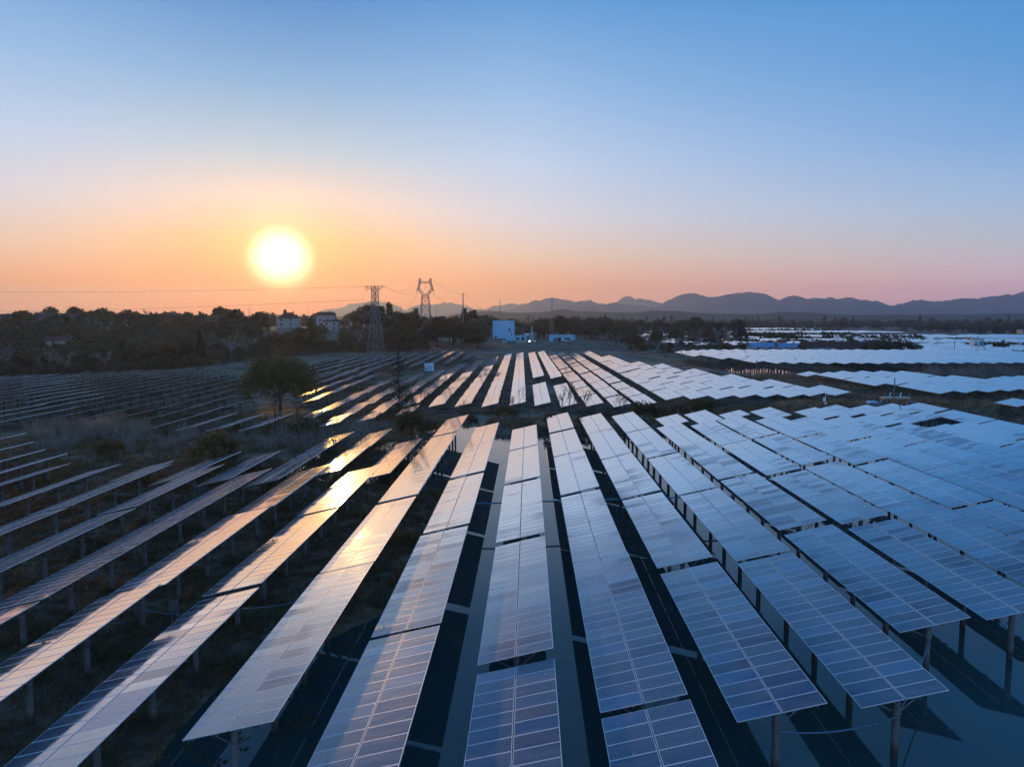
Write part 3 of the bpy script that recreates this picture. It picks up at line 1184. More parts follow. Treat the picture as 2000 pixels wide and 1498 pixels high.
def crown_cone(seed, r, h0, h1, clumps, per, size):
    rs = np.random.RandomState(seed)
    t = rs.rand(clumps) ** 0.75
    ang = rs.rand(clumps) * 6.283
    layer = 0.8 + 0.25 * np.sin(t * 40)
    rad = r * (1 - t) * layer * rs.uniform(0.4, 1.0, clumps) + 0.12
    c = np.stack([np.cos(ang) * rad, np.sin(ang) * rad, h0 + (h1 - h0) * t], 1)
    return leaf_quads(rs, c, per, r * 0.11, size)


def limbs(seed, h, r, spread=0.6, n=7, up=0.75):
    rs = random.Random(seed)
    b = MB()
    b.tube((0, 0, -0.4), (0, 0, h * 0.5), r, r * 0.7, 7)
    for k in range(n):
        a = 6.283 * (k + rs.random() * 0.6) / n
        z0 = h * rs.uniform(0.28, 0.5)
        q = (math.cos(a) * h * spread * 0.5, math.sin(a) * h * spread * 0.5, z0 + h * up * rs.uniform(0.3, 0.5))
        mid = (q[0] * 0.4, q[1] * 0.4, z0 + (q[2] - z0) * 0.45)
        b.tube((0, 0, z0), mid, r * 0.45, r * 0.3, 5)
        b.tube(mid, q, r * 0.3, r * 0.1, 5)
    return b


def bare_branches(seed, h, r, levels=4, fan=0.55, kids=3, upright=0.5, minr=0.018):
    rs = random.Random(seed)
    b = MB()

    def grow(p, d, ln, rad, lev):
        q = p + d * ln
        b.tube(p, q, max(rad, minr), max(rad * 0.62, minr), 5 if lev == levels else 3, caps=False)
        if lev == 0:
            return
        for k in range(kids + (1 if lev > 1 else 0)):
            t = rs.uniform(0.45, 1.0) if k else 1.0
            s = p + d * ln * t
            a = Vector((rs.gauss(0, 1), rs.gauss(0, 1), rs.gauss(0, 0.6)))
            nd = (d + a * fan + Vector((0, 0, upright * 0.4))).normalized()
            grow(s, nd, ln * rs.uniform(0.5, 0.78), rad * (0.62 if k == 0 else 0.42), lev - 1)
    grow(Vector((0, 0, -0.3)), Vector((rs.gauss(0, 0.04), rs.gauss(0, 0.04), 1)).normalized(), h * 0.36, r, levels)
    return b


def twig_shrub(seed, h, w, stems=34, r=0.02):
    rs = random.Random(seed)
    b = MB()
    for k in range(stems):
        a = rs.random() * 6.283
        rad = w * 0.35 * rs.random()
        p = Vector((math.cos(a) * rad, math.sin(a) * rad, -0.2))
        d = Vector((math.cos(a) * 0.45 + rs.gauss(0, 0.2), math.sin(a) * 0.45 + rs.gauss(0, 0.2), 1)).normalized()
        ln = h * rs.uniform(0.5, 1.0)
        q = p + d * ln * 0.55
        e = q + (d + Vector((rs.gauss(0, 0.3), rs.gauss(0, 0.3), 0.1))).normalized() * ln * 0.45
        b.tube(p, q, r * 1.3, r, 3, caps=False)
        b.tube(q, e, r, r * 0.5, 3, caps=False)
        for j in range(3):
            s = p.lerp(q, rs.uniform(0.4, 1.0))
            f = s + Vector((rs.gauss(0, 0.4), rs.gauss(0, 0.4), rs.uniform(0.3, 0.9))) * ln * 0.33
            b.tube(s, f, r * 0.7, r * 0.4, 3, caps=False)
    return b


def blades(seed, n, h, w, rad):
    rs = np.random.RandomState(seed)
    a = rs.rand(n) * 6.283
    rr = rad * np.sqrt(rs.rand(n))
    c = np.stack([np.cos(a) * rr, np.sin(a) * rr, np.zeros(n) - 0.05], 1)
    tip = c + np.stack([rs.normal(0, 0.3, n) * h, rs.normal(0, 0.3, n) * h, h * rs.uniform(0.5, 1.1, n)], 1)
    th = rs.rand(n) * 6.283
    s = np.stack([np.cos(th) * w, np.sin(th) * w, np.zeros(n)], 1)
    V = np.stack([c - s, c + s, tip + s * 0.2, tip - s * 0.2], 1).reshape(-1, 3)
    return V, np.arange(n * 4).reshape(-1, 4)


class Plants:
    cache = {}

    @classmethod
    def kind(cls, key):
        if key in cls.cache:
            return cls.cache[key]
        name, v = key
        if name == 'evergreen_tree':
            V, Fq = crown_round(40 + v, 4.6, 4.6, 6.6, 150, 13, 0.75)
            parts = [('trunk', limbs(v, 9, 0.26).mesh('trunk', [M['bark']])), ('crown', mesh_np('crown', V, Fq, [M['leaf_dark'] if v % 2 else M['leaf_olive']]))]
        elif name == 'conifer_tree':
            V, Fq = crown_cone(60 + v, 3.5, 1.0, 12.5, 200, 10, 0.65)
            b = MB()
            b.tube((0, 0, -0.4), (0, 0, 12), 0.22, 0.05, 6)
            parts = [('trunk', b.mesh('trunk', [M['bark']])), ('crown', mesh_np('crown', V, Fq, [M['leaf_cone']]))]
        elif name == 'bare_tree':
            parts = [('branches', bare_branches(80 + v, 12, 0.2, 4, 0.55, 3, 0.5, 0.035).mesh('branches', [M['twig']]))]
        elif name == 'russet_tree':
            V, Fq = crown_round(95 + v, 3.6, 3.2, 4.6, 110, 10, 0.6)
            parts = [('trunk', limbs(v + 5, 6, 0.2).mesh('trunk', [M['bark']])), ('crown', mesh_np('crown', V, Fq, [M['leaf_brown']]))]
        elif name == 'round_shrub':
            V, Fq = crown_round(120 + v, 1.8, 1.3, 1.1, 90, 16, 0.22, 0.5)
            parts = [('stems', limbs(v + 9, 1.6, 0.06).mesh('stems', [M['bark']])), ('foliage', mesh_np('foliage', V, Fq, [M['leaf_dark'] if v % 2 else M['leaf_olive']]))]
        elif name == 'bare_shrub':
            parts = [('stems', twig_shrub(140 + v, 3.4, 3.4).mesh('stems', [M['twig']]))]
        elif name == 'bare_sapling':
            parts = [('branches', bare_branches(160 + v, 9.0, 0.11, 4, 0.32, 2, 0.9, 0.03).mesh('branches', [M['bark']]))]
        elif name == 'dry_grass_clump':
            V, Fq = blades(180 + v, 220, 1.6, 0.035, 1.3)
            parts = [('blades', mesh_np('blades', V, Fq, [M['straw']]))]
        cls.cache[key] = parts
        return parts


def plant(name, variant, x, y, scale=1.0, zs=1.0, label='', group=None, cat='tree', rz=None, z=None):
    root = empty(name, (x, y, hz(x, y) if z is None else z), (0, 0, (x * 1.7 + y * 0.9) % 6.28 if rz is None else rz))
    root.scale = (scale, scale, scale * zs)
    tag(root, label, cat, group)
    for pn, me in Plants.kind((name, variant)):
        o = link(pn, me, root)
        if pn in ('crown', 'foliage', 'blades', 'branches', 'stems'):
            o['kind'] = 'stuff'
    return root


# the round evergreen standing alone in the field
def lone_tree():
    x, y = -60.7, 171.0
    root = empty('evergreen_tree', (x, y, hz(x, y)))
    tag(root, 'big round dark evergreen standing alone among the thin-edged solar rows', 'tree')
    b = MB()
    rs = random.Random(3)
    b.tube((0, 0, -0.5), (0.2, 0, 4.2), 0.42, 0.32, 9)
    for k in range(11):
        a = 6.283 * k / 11 + rs.random() * 0.4
        z0 = rs.uniform(2.2, 4.2)
        mid = Vector((math.cos(a) * 2.2, math.sin(a) * 2.2, z0 + 1.6))
        q = Vector((math.cos(a) * 5.6, math.sin(a) * 5.6, z0 + rs.uniform(2.4, 6)))
        b.tube((0.15, 0, z0), mid, 0.2, 0.13, 6)
        b.tube(mid, q, 0.13, 0.04, 5)
    b.build('trunk', M['bark'], root)
    V, Fq = crown_round(7, 7.9, 5.6, 6.6, 380, 34, 0.40, 0.62)
    o = link('crown', mesh_np('crown', V, Fq, [M['leaf_olive']]), root)
    o['kind'] = 'stuff'


lone_tree()


def cone_bare_tree():
    x, y = -31.0, 168.0
    root = empty('bare_conifer_tree', (x, y, hz(x, y)))
    tag(root, 'tall bare cone-shaped tree in front of the pylon', 'tree')
    rs = random.Random(11)
    b = MB()
    b.tube((0, 0, -0.4), (0, 0, 17.5), 0.27, 0.04, 8)
    b.build('trunk', M['bark'], root)
    b = MB()
    for k in range(230):
        t = rs.uniform(0.10, 0.98)
        z = 17.5 * t
        a = rs.random() * 6.283
        ln = (1 - t) * 4.2 * rs.uniform(0.5, 1.0) + 0.25
        p = Vector((0, 0, z))
        q = p + Vector((math.cos(a) * ln, math.sin(a) * ln, ln * 0.32))
        b.tube(p, q, 0.07, 0.025, 3, caps=False)
        for j in range(3):
            s = p.lerp(q, rs.uniform(0.35, 0.95))
            e = s + Vector((math.cos(a + rs.uniform(-1, 1)), math.sin(a + rs.uniform(-1, 1)), 0.5)) * ln * 0.3
            b.tube(s, e, 0.035, 0.02, 3, caps=False)
    o = b.build('branches', M['bark'], root)
    o['kind'] = 'stuff'


cone_bare_tree()


def scatter(n, x0, x1, y0, y1, mind, seed, ok=lambda x, y: True):
    rs = random.Random(seed)
    out = []
    tries = 0
    while len(out) < n and tries < n * 60:
        tries += 1
        x, y = rs.uniform(x0, x1), rs.uniform(y0, y1)
        if ok(x, y) and all((x - a) ** 2 + (y - c) ** 2 > mind * mind for a, c in out):
            out.append((x, y))
    return out


def wood():
    # front edge and crest of the wooded hillside: single trees; what fills in between reads as one mass
    rs = random.Random(21)
    edge = lambda x: 266 + max(0, (x + 190)) * 1.15 if x < -70 else 420
    spots = []
    for x in np.arange(-262, -58, 6.2):
        xx = x + rs.uniform(-2, 2)
        spots.append((xx, edge(xx) + rs.uniform(14, 26)))
    def low_enough(x, y, h):
        p = project((x, y, hz(x, y) + h))
        return p is None or not (520 < p[0] < 690) or p[1] > 637
    crest = scatter(66, -330, -66, 396, 470, 8.0, 31, lambda x, y: low_enough(x, y, 12.5))
    kinds = ['evergreen_tree', 'bare_tree', 'evergreen_tree', 'conifer_tree', 'evergreen_tree', 'bare_tree', 'russet_tree']
    desc = dict(evergreen_tree='round evergreen', bare_tree='leafless grey', conifer_tree='dark pointed', russet_tree='russet brown')
    cnt = {}
    for where, pts, s0, s1 in (('lower edge', spots, 0.95, 1.4), ('crest', crest, 0.95, 1.35)):
        for x, y in sorted(pts, key=lambda p: -p[0] / p[1]):
            k = kinds[rs.randrange(len(kinds))]
            if where == 'crest' and (k == 'conifer_tree' or x < -150 and rs.random() < 0.3):
                k = 'bare_tree'
            key = (k, where)
            cnt[key] = cnt.get(key, 0) + 1
            plant(k, rs.randrange(4 if k == 'evergreen_tree' else 2), x, y, rs.uniform(s0, s1), rs.uniform(0.9, 1.1),
                  f'{desc[k]} tree, hillside {where}, {ordinal(cnt[key])} of its kind counting from the pylons',
                  'trees of the wooded hillside')
    V, Fq, off = [], [], 0
    fill = scatter(340, -345, -70, 285, 470, 6.3, 77, lambda x, y: y > edge(x) + 20 and low_enough(x, y, 9.5))
    base = [crown_round(300 + k, 4.3, 4.4, 5.4, 95, 8, 0.85) for k in range(4)]
    for i, (x, y) in enumerate(fill):
        v, f = base[i % 4]
        s = rs.uniform(0.75, 1.2)
        V.append(v * s + np.array([x, y, hz(x, y)]))
        Fq.append(f + off)
        off += len(v)
    for (x, y) in scatter(330, -300, -62, 268, 452, 2.4, 78, lambda x, y: edge(x) + 3 < y < edge(x) + 30):
        v, f = base[rs.randrange(4)]
        s = rs.uniform(0.35, 0.7)
        V.append(v * s + np.array([x, y, hz(x, y) - 0.8]))
        Fq.append(f + off)
        off += len(v)
    me = mesh_np('hillside_wood', np.concatenate(V), np.concatenate(Fq), [M['leaf_dark']])
    tag(link('hillside_wood', me), 'dense dark wood covering the hillside between its single trees', kind='stuff')


wood()


def middle_trees():
    rs = random.Random(9)
    cnt = {}
    desc = dict(evergreen_tree='round evergreen', bare_tree='leafless grey', conifer_tree='dark pointed', russet_tree='russet brown')

    def put(k, x, y, s, zs=1.0, lab=None, v=None):
        cnt[k] = cnt.get(k, 0) + 1
        plant(k, rs.randrange(4 if k == 'evergreen_tree' else 2) if v is None else v, x, y, s, zs,
              lab or f'{desc[k]} tree in the belt round the tower block, {ordinal(cnt[k])} from its sunward end', 'trees of the belt behind the road')
    items = []
    for x, y in scatter(44, -120, -34, 466, 560, 6.2, 4):
        items.append((rs.choice(['evergreen_tree', 'evergreen_tree', 'bare_tree', 'conifer_tree']), x, y, rs.uniform(1.3, 1.95)))
    for x, y in scatter(60, -60, 190, 630, 720, 7.5, 5):
        items.append((rs.choice(['evergreen_tree', 'evergreen_tree', 'bare_tree', 'evergreen_tree']), x, y, rs.uniform(1.35, 2.0)))
    for x, y in scatter(34, 60, 150, 462, 620, 6.5, 6):
        items.append((rs.choice(['evergreen_tree', 'bare_tree', 'evergreen_tree']), x, y, rs.uniform(1.0, 1.6)))
    for k, x, y, s in sorted(items, key=lambda q: q[1] / q[2]):
        put(k, x, y, s)
    put('conifer_tree', -45.2, 545, 1.75, 0.95, 'tallest dark pointed tree beside the two-armed power pole', 0)
    put('conifer_tree', -40.0, 556, 1.65, 0.95, 'second tall pointed tree beside the two-armed power pole', 1)
    put('conifer_tree', -36.2, 560, 1.45, 0.95, 'shortest of the three pointed trees by the power pole', 0)
    put('evergreen_tree', -35.0, 500, 0.95, 0.8, 'low round evergreen beside the road pole and track', 1)
    put('russet_tree', 72.0, 470, 1.5, 0.9, 'rounded russet tree at the bend of the grey track', 0)


middle_trees()


def far_wood():
    rs = random.Random(88)
    V, Fq, off = [], [], 0
    base = [crown_round(400 + k, 5.0, 5.2, 5.5, 40, 5, 2.2) for k in range(4)] + [crown_cone(410, 3.0, 1, 14, 30, 5, 2.0)]
    n = 0
    while n < 2300:
        y = 720 + 1500 * rs.random() ** 1.3
        x = rs.uniform(-0.8 * y, 0.78 * y)
        p = project((x, y, 5))
        if p is None or not (-40 < p[0] < 2040):
            continue
        if x > 95 and y < 1230 and x < 560:
            continue
        v, f = base[rs.randrange(5)]
        s = rs.uniform(0.8, 1.5) * (1.0 + 0.25 * (y > 1300))
        V.append(v * s + np.array([x, y, hz(x, y) - 0.5]))
        Fq.append(f + off)
        off += len(v)
        n += 1
    me = mesh_np('far_woodland', np.concatenate(V), np.concatenate(Fq), [M['leaf_dark']])
    tag(link('far_woodland', me), 'dark belt of woodland beyond the distant solar plots', kind='stuff')


far_wood()


def shrubs():
    rs = random.Random(14)
    # bare thicket at the sunward end of the bank
    pts = scatter(52, -92, -22, 104, 134, 3.0, 15, lambda x, y: -0.72 * y < x < -0.16 * y and y > 100 + (x + 92) * 0.12)
    for i, (x, y) in enumerate(sorted(pts, key=lambda p: p[0] / p[1])):
        plant('bare_shrub', rs.randrange(3), x, y, rs.uniform(0.8, 1.5), rs.uniform(0.8, 1.1), f'leafless grey shrub in the thicket, {ordinal(i + 1)} from its sunward end', 'leafless shrubs of the thicket', 'shrub')
    pts = scatter(9, -92, -66, 118, 136, 3.0, 19, lambda x, y: x > -0.72 * y)
    for i, (x, y) in enumerate(sorted(pts)):
        plant('dry_grass_clump', rs.randrange(3), x, y, rs.uniform(1.0, 2.0), 1.0, f'tall straw grass clump at the sunward thicket end, {ordinal(i + 1)} from the edge', 'straw grass clumps', 'grass clump')
    # evergreen bushes on the bank
    spots = [(-21.0, 127, 1.6, 'leafy dark bush on the bank beside the thin pole'), (-18.5, 129, 1.0, 'small leafy bush leaning on the bank by the thin pole'),
             (4.6, 128.6, 1.0, 'round green bush behind the first shadeward row end'), (10.2, 129.6, 0.85, 'round green bush between the shadeward row ends'),
             (22.4, 136, 1.5, 'broad dark bush where the short far tables begin'), (26.5, 141, 1.2, 'dark bush beside the broad bush on the bank'),
             (-4.5, 139, 1.2, 'dark bush on the bank behind the central row'), (16, 141, 1.0, 'low dark bush beneath the leafless saplings'),
             (-44, 97.5, 1.8, 'dark green bush in front of the thicket'), (-38.5, 119, 1.6, 'dark bush at the shady end of the thicket'),
             (-61, 101, 1.2, 'low dark bush near the thin sunward tables'), (31, 142.5, 1.3, 'dark bush under the edge of the far tables'),
             (36, 146, 1.4, 'spreading dark bush behind the short far tables'), (-12, 141, 1.1, 'dark bush on the bank behind the first sunward row')]
    for i, (x, y, s, lab) in enumerate(spots):
        plant('round_shrub', i % 4, x, y, s, 1.0, lab, 'evergreen bushes on the bank', 'bush')
    # leafless saplings on the bank
    for i, (x, y, s, lab) in enumerate([(-6.3, 151, 1.0, 'single thin leafless sapling in front of the central far table'),
                                        (-2.0, 150, 0.95, 'leafless sapling fanning out in front of the gapped far row'),
                                        (0.0, 152, 0.75, 'short leafless sapling beside the first gapped table'),
                                        (6.8, 150, 1.05, 'leafless sapling, sunward one of the tall bank trio'), (8.6, 151, 1.1, 'leafless sapling, middle one of the tall bank trio'),
                                        (10.6, 150, 1.15, 'leafless sapling, shadeward one of the tall bank trio'),
                                        (19.2, 152, 0.8, 'leafless sapling in front of the dark blue far table'), (21.0, 153, 0.85, 'twin leafless sapling beside the dark blue far table'),
                                        (-25.5, 146, 1.0, 'leafless sapling by the small low table'), (-22.5, 147, 0.9, 'leafless sapling behind the leafy bank bush'),
                                        (-14.0, 150, 0.6, 'small leafless sapling before the violet far tables'), (-50, 138, 1.1, 'leafless sapling beside the round evergreen'),
                                        (-44, 133, 0.8, 'leafless sapling before the golden low tables')]):
        plant('bare_sapling', i % 4, x, y, s, 1.0, lab, 'leafless saplings on the bank', 'sapling')
    # bushes of the far shady plots
    for i, (x, y, s, lab, v) in enumerate([(190, 396, 2.6, 'big dark bush beside the long brown barn', 1), (199, 402, 3.6, 'tallest bush of the mound behind the long plot', 1), (207, 400, 3.2, 'dark bush on the shady side of the mound', 3),
                                           (214, 398, 2.2, 'low bush trailing off the mound', 1), (183, 404, 2.0, 'olive bush behind the barn roof', 0), (194, 392, 2.2, 'olive bush at the foot of the mound', 2),
                                           (152, 412, 1.6, 'round bush beside the little brick hut', 1), (278, 425, 2.6, 'dark round bush beside the pale far hut', 3)]):
        plant('round_shrub', v, x, y, s, 1.1, lab, 'bushes of the far shady plots', 'bush')
    pts = scatter(30, 128, 200, 226, 250, 4.0, 41, lambda x, y: x > 0.555 * y)
    for i, (x, y) in enumerate(sorted(pts, key=lambda p: p[0] / p[1])):
        plant('bare_shrub', i % 3, x, y, rs.uniform(1.2, 1.9), 1.0, f'brown leafless shrub hedging the long plot, {ordinal(i + 1)} from its sunward end', 'brown shrubs by the long plot', 'shrub')
    pts = scatter(16, 62, 100, 392, 452, 5.0, 43)
    for i, (x, y) in enumerate(sorted(pts, key=lambda p: p[0] / p[1])):
        plant('bare_tree' if i % 3 == 0 else 'evergreen_tree', i % 2, x, y, rs.uniform(0.45, 0.7), 1.0, f'small {"leafless" if i % 3 == 0 else "evergreen"} tree beside the track bend, {ordinal(i + 1)} from its sunward side', 'small trees by the track bend')


shrubs()


def hedges():
    base = [crown_round(700 + k, 2.6, 1.6, 1.6, 26, 7, 0.8, 0.5) for k in range(4)]
    rs = random.Random(61)
    for name, lab, runs in (('hedgerow', 'dark hedgerow strips between the distant solar plots', ((120, 330, 526, 534), (130, 330, 608, 618), (140, 330, 694, 706), (190, 420, 938, 955), (270, 500, 572, 578))),
                            ('hedgerow', 'dark undergrowth strip behind the long plot and barn', ((100, 330, 366, 372), (112, 160, 440, 452), (205, 330, 446, 456)))):
        V, Fq, off = [], [], 0
        for x0, x1, y0, y1 in runs:
            for _ in range(int((x1 - x0) * 0.8)):
                x, y = rs.uniform(x0, x1), rs.uniform(y0, y1)
                if vnoise(x / 22, y / 22) < 0.34:
                    continue
                v, f = base[rs.randrange(4)]
                s = rs.uniform(0.7, 1.6) * (1.3 if y > 600 else 1.0)
                V.append(v * s + np.array([x, y, hz(x, y)]))
                Fq.append(f + off)
                off += len(v)
        me = mesh_np(name, np.concatenate(V), np.concatenate(Fq), [M['leaf_olive']])
        tag(link(name, me), lab, kind='stuff')


hedges()


def floating_weed():
    rs = np.random.RandomState(12)
    V, Fq = [], []
    for _ in range(9000):
        x, y = rs.uniform(-26, -6), rs.uniform(18, 64)
        if vnoise(x / 1.6, y / 1.6) * 0.6 + vnoise(x / 0.5, y / 0.5) * 0.4 < 0.56 or hz(x, y) > 0.02:
            continue
        i = len(V)
        s = rs.uniform(0.05, 0.16)
        a = rs.rand() * 6.283
        for k in range(4):
            V.append((x + math.cos(a + k * 1.571) * s, y + math.sin(a + k * 1.571) * s, 0.012 + 0.004 * rs.rand()))
        Fq.append((i, i + 1, i + 2, i + 3))
    tag(link('floating_weed', mesh_np('floating_weed', V, Fq, [M['leaf_dark']])), 'floating weed patches on the water by the marsh', kind='stuff')


floating_weed()


def ground_cover():
    rs = np.random.RandomState(3)
    allV, allF, off = [], [], 0
    bases = [blades(500 + k, 16, 0.55, 0.03, 0.45) for k in range(6)]

    def strew(n, x0, x1, y0, y1, lo, hi, cond):
        nonlocal off
        for _ in range(n):
            x, y = rs.uniform(x0, x1), rs.uniform(y0, y1)
            if not cond(x, y):
                continue
            z = hz(x, y)
            v, f = bases[rs.randint(6)]
            s = rs.uniform(lo, hi)
            allV.append(v * s + np.array([x, y, z]))
            allF.append(f + off)
            off += len(v)
    strew(6500, -70, -7, 20, 100, 0.6, 1.5, lambda x, y: x > -0.8 * y and hz(x, y) > 0.0)
    strew(4200, -90, -14, 84, 160, 0.8, 2.0, lambda x, y: x > -0.78 * y and hz(x, y) > -2.2)
    strew(3200, -16, 95, 124, 162, 0.8, 2.0, lambda x, y: hz(x, y) > 0.1)
    strew(2600, 60, 150, 150, 250, 1.0, 2.4, lambda x, y: hz(x, y) > 0.3)
    me = mesh_np('weeds', np.concatenate(allV), np.concatenate(allF), [M['weed']])
    tag(link('weeds', me), 'brown and dull green weeds covering the marsh and banks', kind='stuff')
    allV, allF, off = [], [], 0
    strew(900, -95, -14, 84, 160, 1.0, 2.2, lambda x, y: x > -0.78 * y and vnoise(x / 9, y / 9) > 0.55)
    strew(4200, 52, 150, 148, 262, 1.2, 2.8, lambda x, y: hz(x, y) > 0.4 and vnoise(x / 9, y / 9) > 0.38)
    strew(500, -160, -90, 225, 300, 1.6, 3.5, lambda x, y: vnoise(x / 9, y / 9) > 0.5)
    strew(900, -14, 80, 126, 158, 0.8, 1.8, lambda x, y: hz(x, y) > 0.2 and vnoise(x / 6, y / 6) > 0.55)
    me = mesh_np('dry_grass', np.concatenate(allV), np.concatenate(allF), [M['straw']])
    tag(link('dry_grass', me), 'pale dry grass tufts on the banks and field edges', kind='stuff')


ground_cover()


# ------------------------------------------------------------------ hills and mountains
def ridge(name, pts, Y, mat, label, depth, rough, step, seed):
    """pts: (X, Z) crest line at distance Y; a real ridge with spurs running down both sides"""
    xs = np.arange(pts[0][0], pts[-1][0], step)
    zc = np.interp(xs, [p[0] for p in pts], [p[1] for p in pts])
    zc = zc + (fbm(xs / (step * 14) + seed, np.full_like(xs, seed), 6) - 0.5) * rough * 0.7
    for k, am in ((7.0, 0.22), (3.0, 0.12), (1.4, 0.07)):
        zc = zc + (0.5 - np.abs(2 * vnoise(xs / (step * k) + 3 * k, np.full_like(xs, seed * 1.3)) - 1)) * rough * am
    rows = np.linspace(-1, 1, 15)
    V = []
    for r in rows:
        spur = 1 + 0.35 * (fbm(xs / (step * 9) + 5 * seed, np.full_like(xs, r * 1.7 + seed), 3) - 0.5) * (abs(r) > 0.05)
        prof = np.clip(1 - abs(r) ** 0.85, 0, 1)
        z = zc * prof * spur - 3 * (abs(r) > 0.99)
        V.append(np.stack([xs, np.full_like(xs, Y + r * depth), np.maximum(z, -3)], 1))
    V = np.concatenate(V)
    n = len(xs)
    i = np.arange(n * len(rows)).reshape(len(rows), n)
    f = np.stack([i[:-1, :-1].ravel(), i[:-1, 1:].ravel(), i[1:, 1:].ravel(), i[1:, :-1].ravel()], 1)
    me = mesh_np(name, V, f, [mat])
    me.polygons.foreach_set('use_smooth', [True] * len(me.polygons))
    tag(link(name, me), label, kind='structure')


def at_y(px, py, Y):
    return ((px - 1032) / F_PX * Y, CAM_H + (625 - py) / F_PX * Y)


R1 = [(860, 618), (945, 614), (1005, 608), (1030, 600), (1047, 590), (1066, 586), (1090, 588), (1115, 593), (1140, 592), (1175, 593), (1207, 593), (1235, 600), (1262, 602), (1285, 599),
      (1303, 590), (1320, 583), (1337, 578), (1352, 574), (1367, 577), (1382, 584), (1403, 579), (1413, 576), (1443, 575), (1462, 570), (1490, 574), (1509, 582), (1543, 579),
      (1575, 585), (1610, 588), (1660, 590), (1703, 592), (1736, 598), (1758, 595), (1787, 592), (1834, 585), (1872, 585), (1915, 583), (1950, 580), (1970, 581), (1984, 573), (2000, 566), (2040, 560), (2100, 575)]
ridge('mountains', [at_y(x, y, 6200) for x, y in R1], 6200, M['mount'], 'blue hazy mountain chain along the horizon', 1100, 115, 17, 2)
R2 = [(560, 622), (610, 613), (640, 604), (665, 603), (690, 597), (712, 590), (728, 587), (742, 590), (762, 597), (790, 606), (810, 600), (830, 596), (868, 592), (905, 597), (935, 604),
      (970, 596), (1000, 592), (1030, 598), (1100, 604), (1160, 597), (1195, 590), (1221, 581), (1245, 584), (1270, 588), (1300, 592), (1400, 600), (1500, 596), (1570, 585), (1580, 581),
      (1640, 584), (1700, 592), (1760, 604), (1840, 612)]
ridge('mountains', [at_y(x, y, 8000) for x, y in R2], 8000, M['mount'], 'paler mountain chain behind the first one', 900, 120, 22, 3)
R3 = [(850, 622), (900, 613), (960, 608), (1000, 611), (1060, 610), (1090, 605), (1104, 604), (1125, 608), (1180, 610), (1240, 612), (1270, 608), (1320, 608), (1350, 612), (1420, 614), (1490, 613),
      (1520, 610), (1560, 612), (1650, 616), (1750, 616), (1900, 614), (2050, 612)]
ridge('wooded_hills', [at_y(x, y, 2900) for x, y in R3], 2900, M['hill'], 'low wooded hills in front of the mountain chain', 420, 9, 16, 5)
R4 = [(-60, 622), (100, 619), (240, 617), (420, 619), (500, 616), (530, 613), (560, 617), (700, 619), (830, 620), (900, 622)]
ridge('wooded_hills', [at_y(x, y, 3200) for x, y in R4], 3200, M['hill'], 'faint low hills behind the houses beneath the sun', 420, 8, 18, 6)


# ------------------------------------------------------------------ pylons, poles, wires
def bar(b, p, q, r=0.09):
    b.tube(p, q, r * 1.2, r * 1.2, 4, caps=False)


def lattice_section(b, lo, hi, wl, wh, z0, z1, r, rot=0.0):
    """cross bracing on the four faces between two square levels"""
    def corner(w, z, k):
        a = rot + math.pi / 4 + k * math.pi / 2
        return (math.cos(a) * w * 0.7071, math.sin(a) * w * 0.7071, z)
    for k in range(4):
        a0, a1 = corner(wl, z0, k), corner(wl, z0, (k + 1) % 4)
        b0, b1 = corner(wh, z1, k), corner(wh, z1, (k + 1) % 4)
        bar(b, a0, b1, r)
        bar(b, a1, b0, r)
        bar(b, b0, b1, r)


def corners(w, z, rot):
    return [(math.cos(rot + math.pi / 4 + k * math.pi / 2) * w * 0.7071, math.sin(rot + math.pi / 4 + k * math.pi / 2) * w * 0.7071, z) for k in range(4)]


def insulator(b, p, ln):
    p = Vector(p)
    b.tube(p, p - Vector((0, 0, ln)), 0.06, 0.06, 5)
    for k in range(6):
        z = p.z - ln * (0.15 + 0.13 * k)
        b.tube((p.x, p.y, z), (p.x, p.y, z - 0.08), 0.17, 0.12, 6)


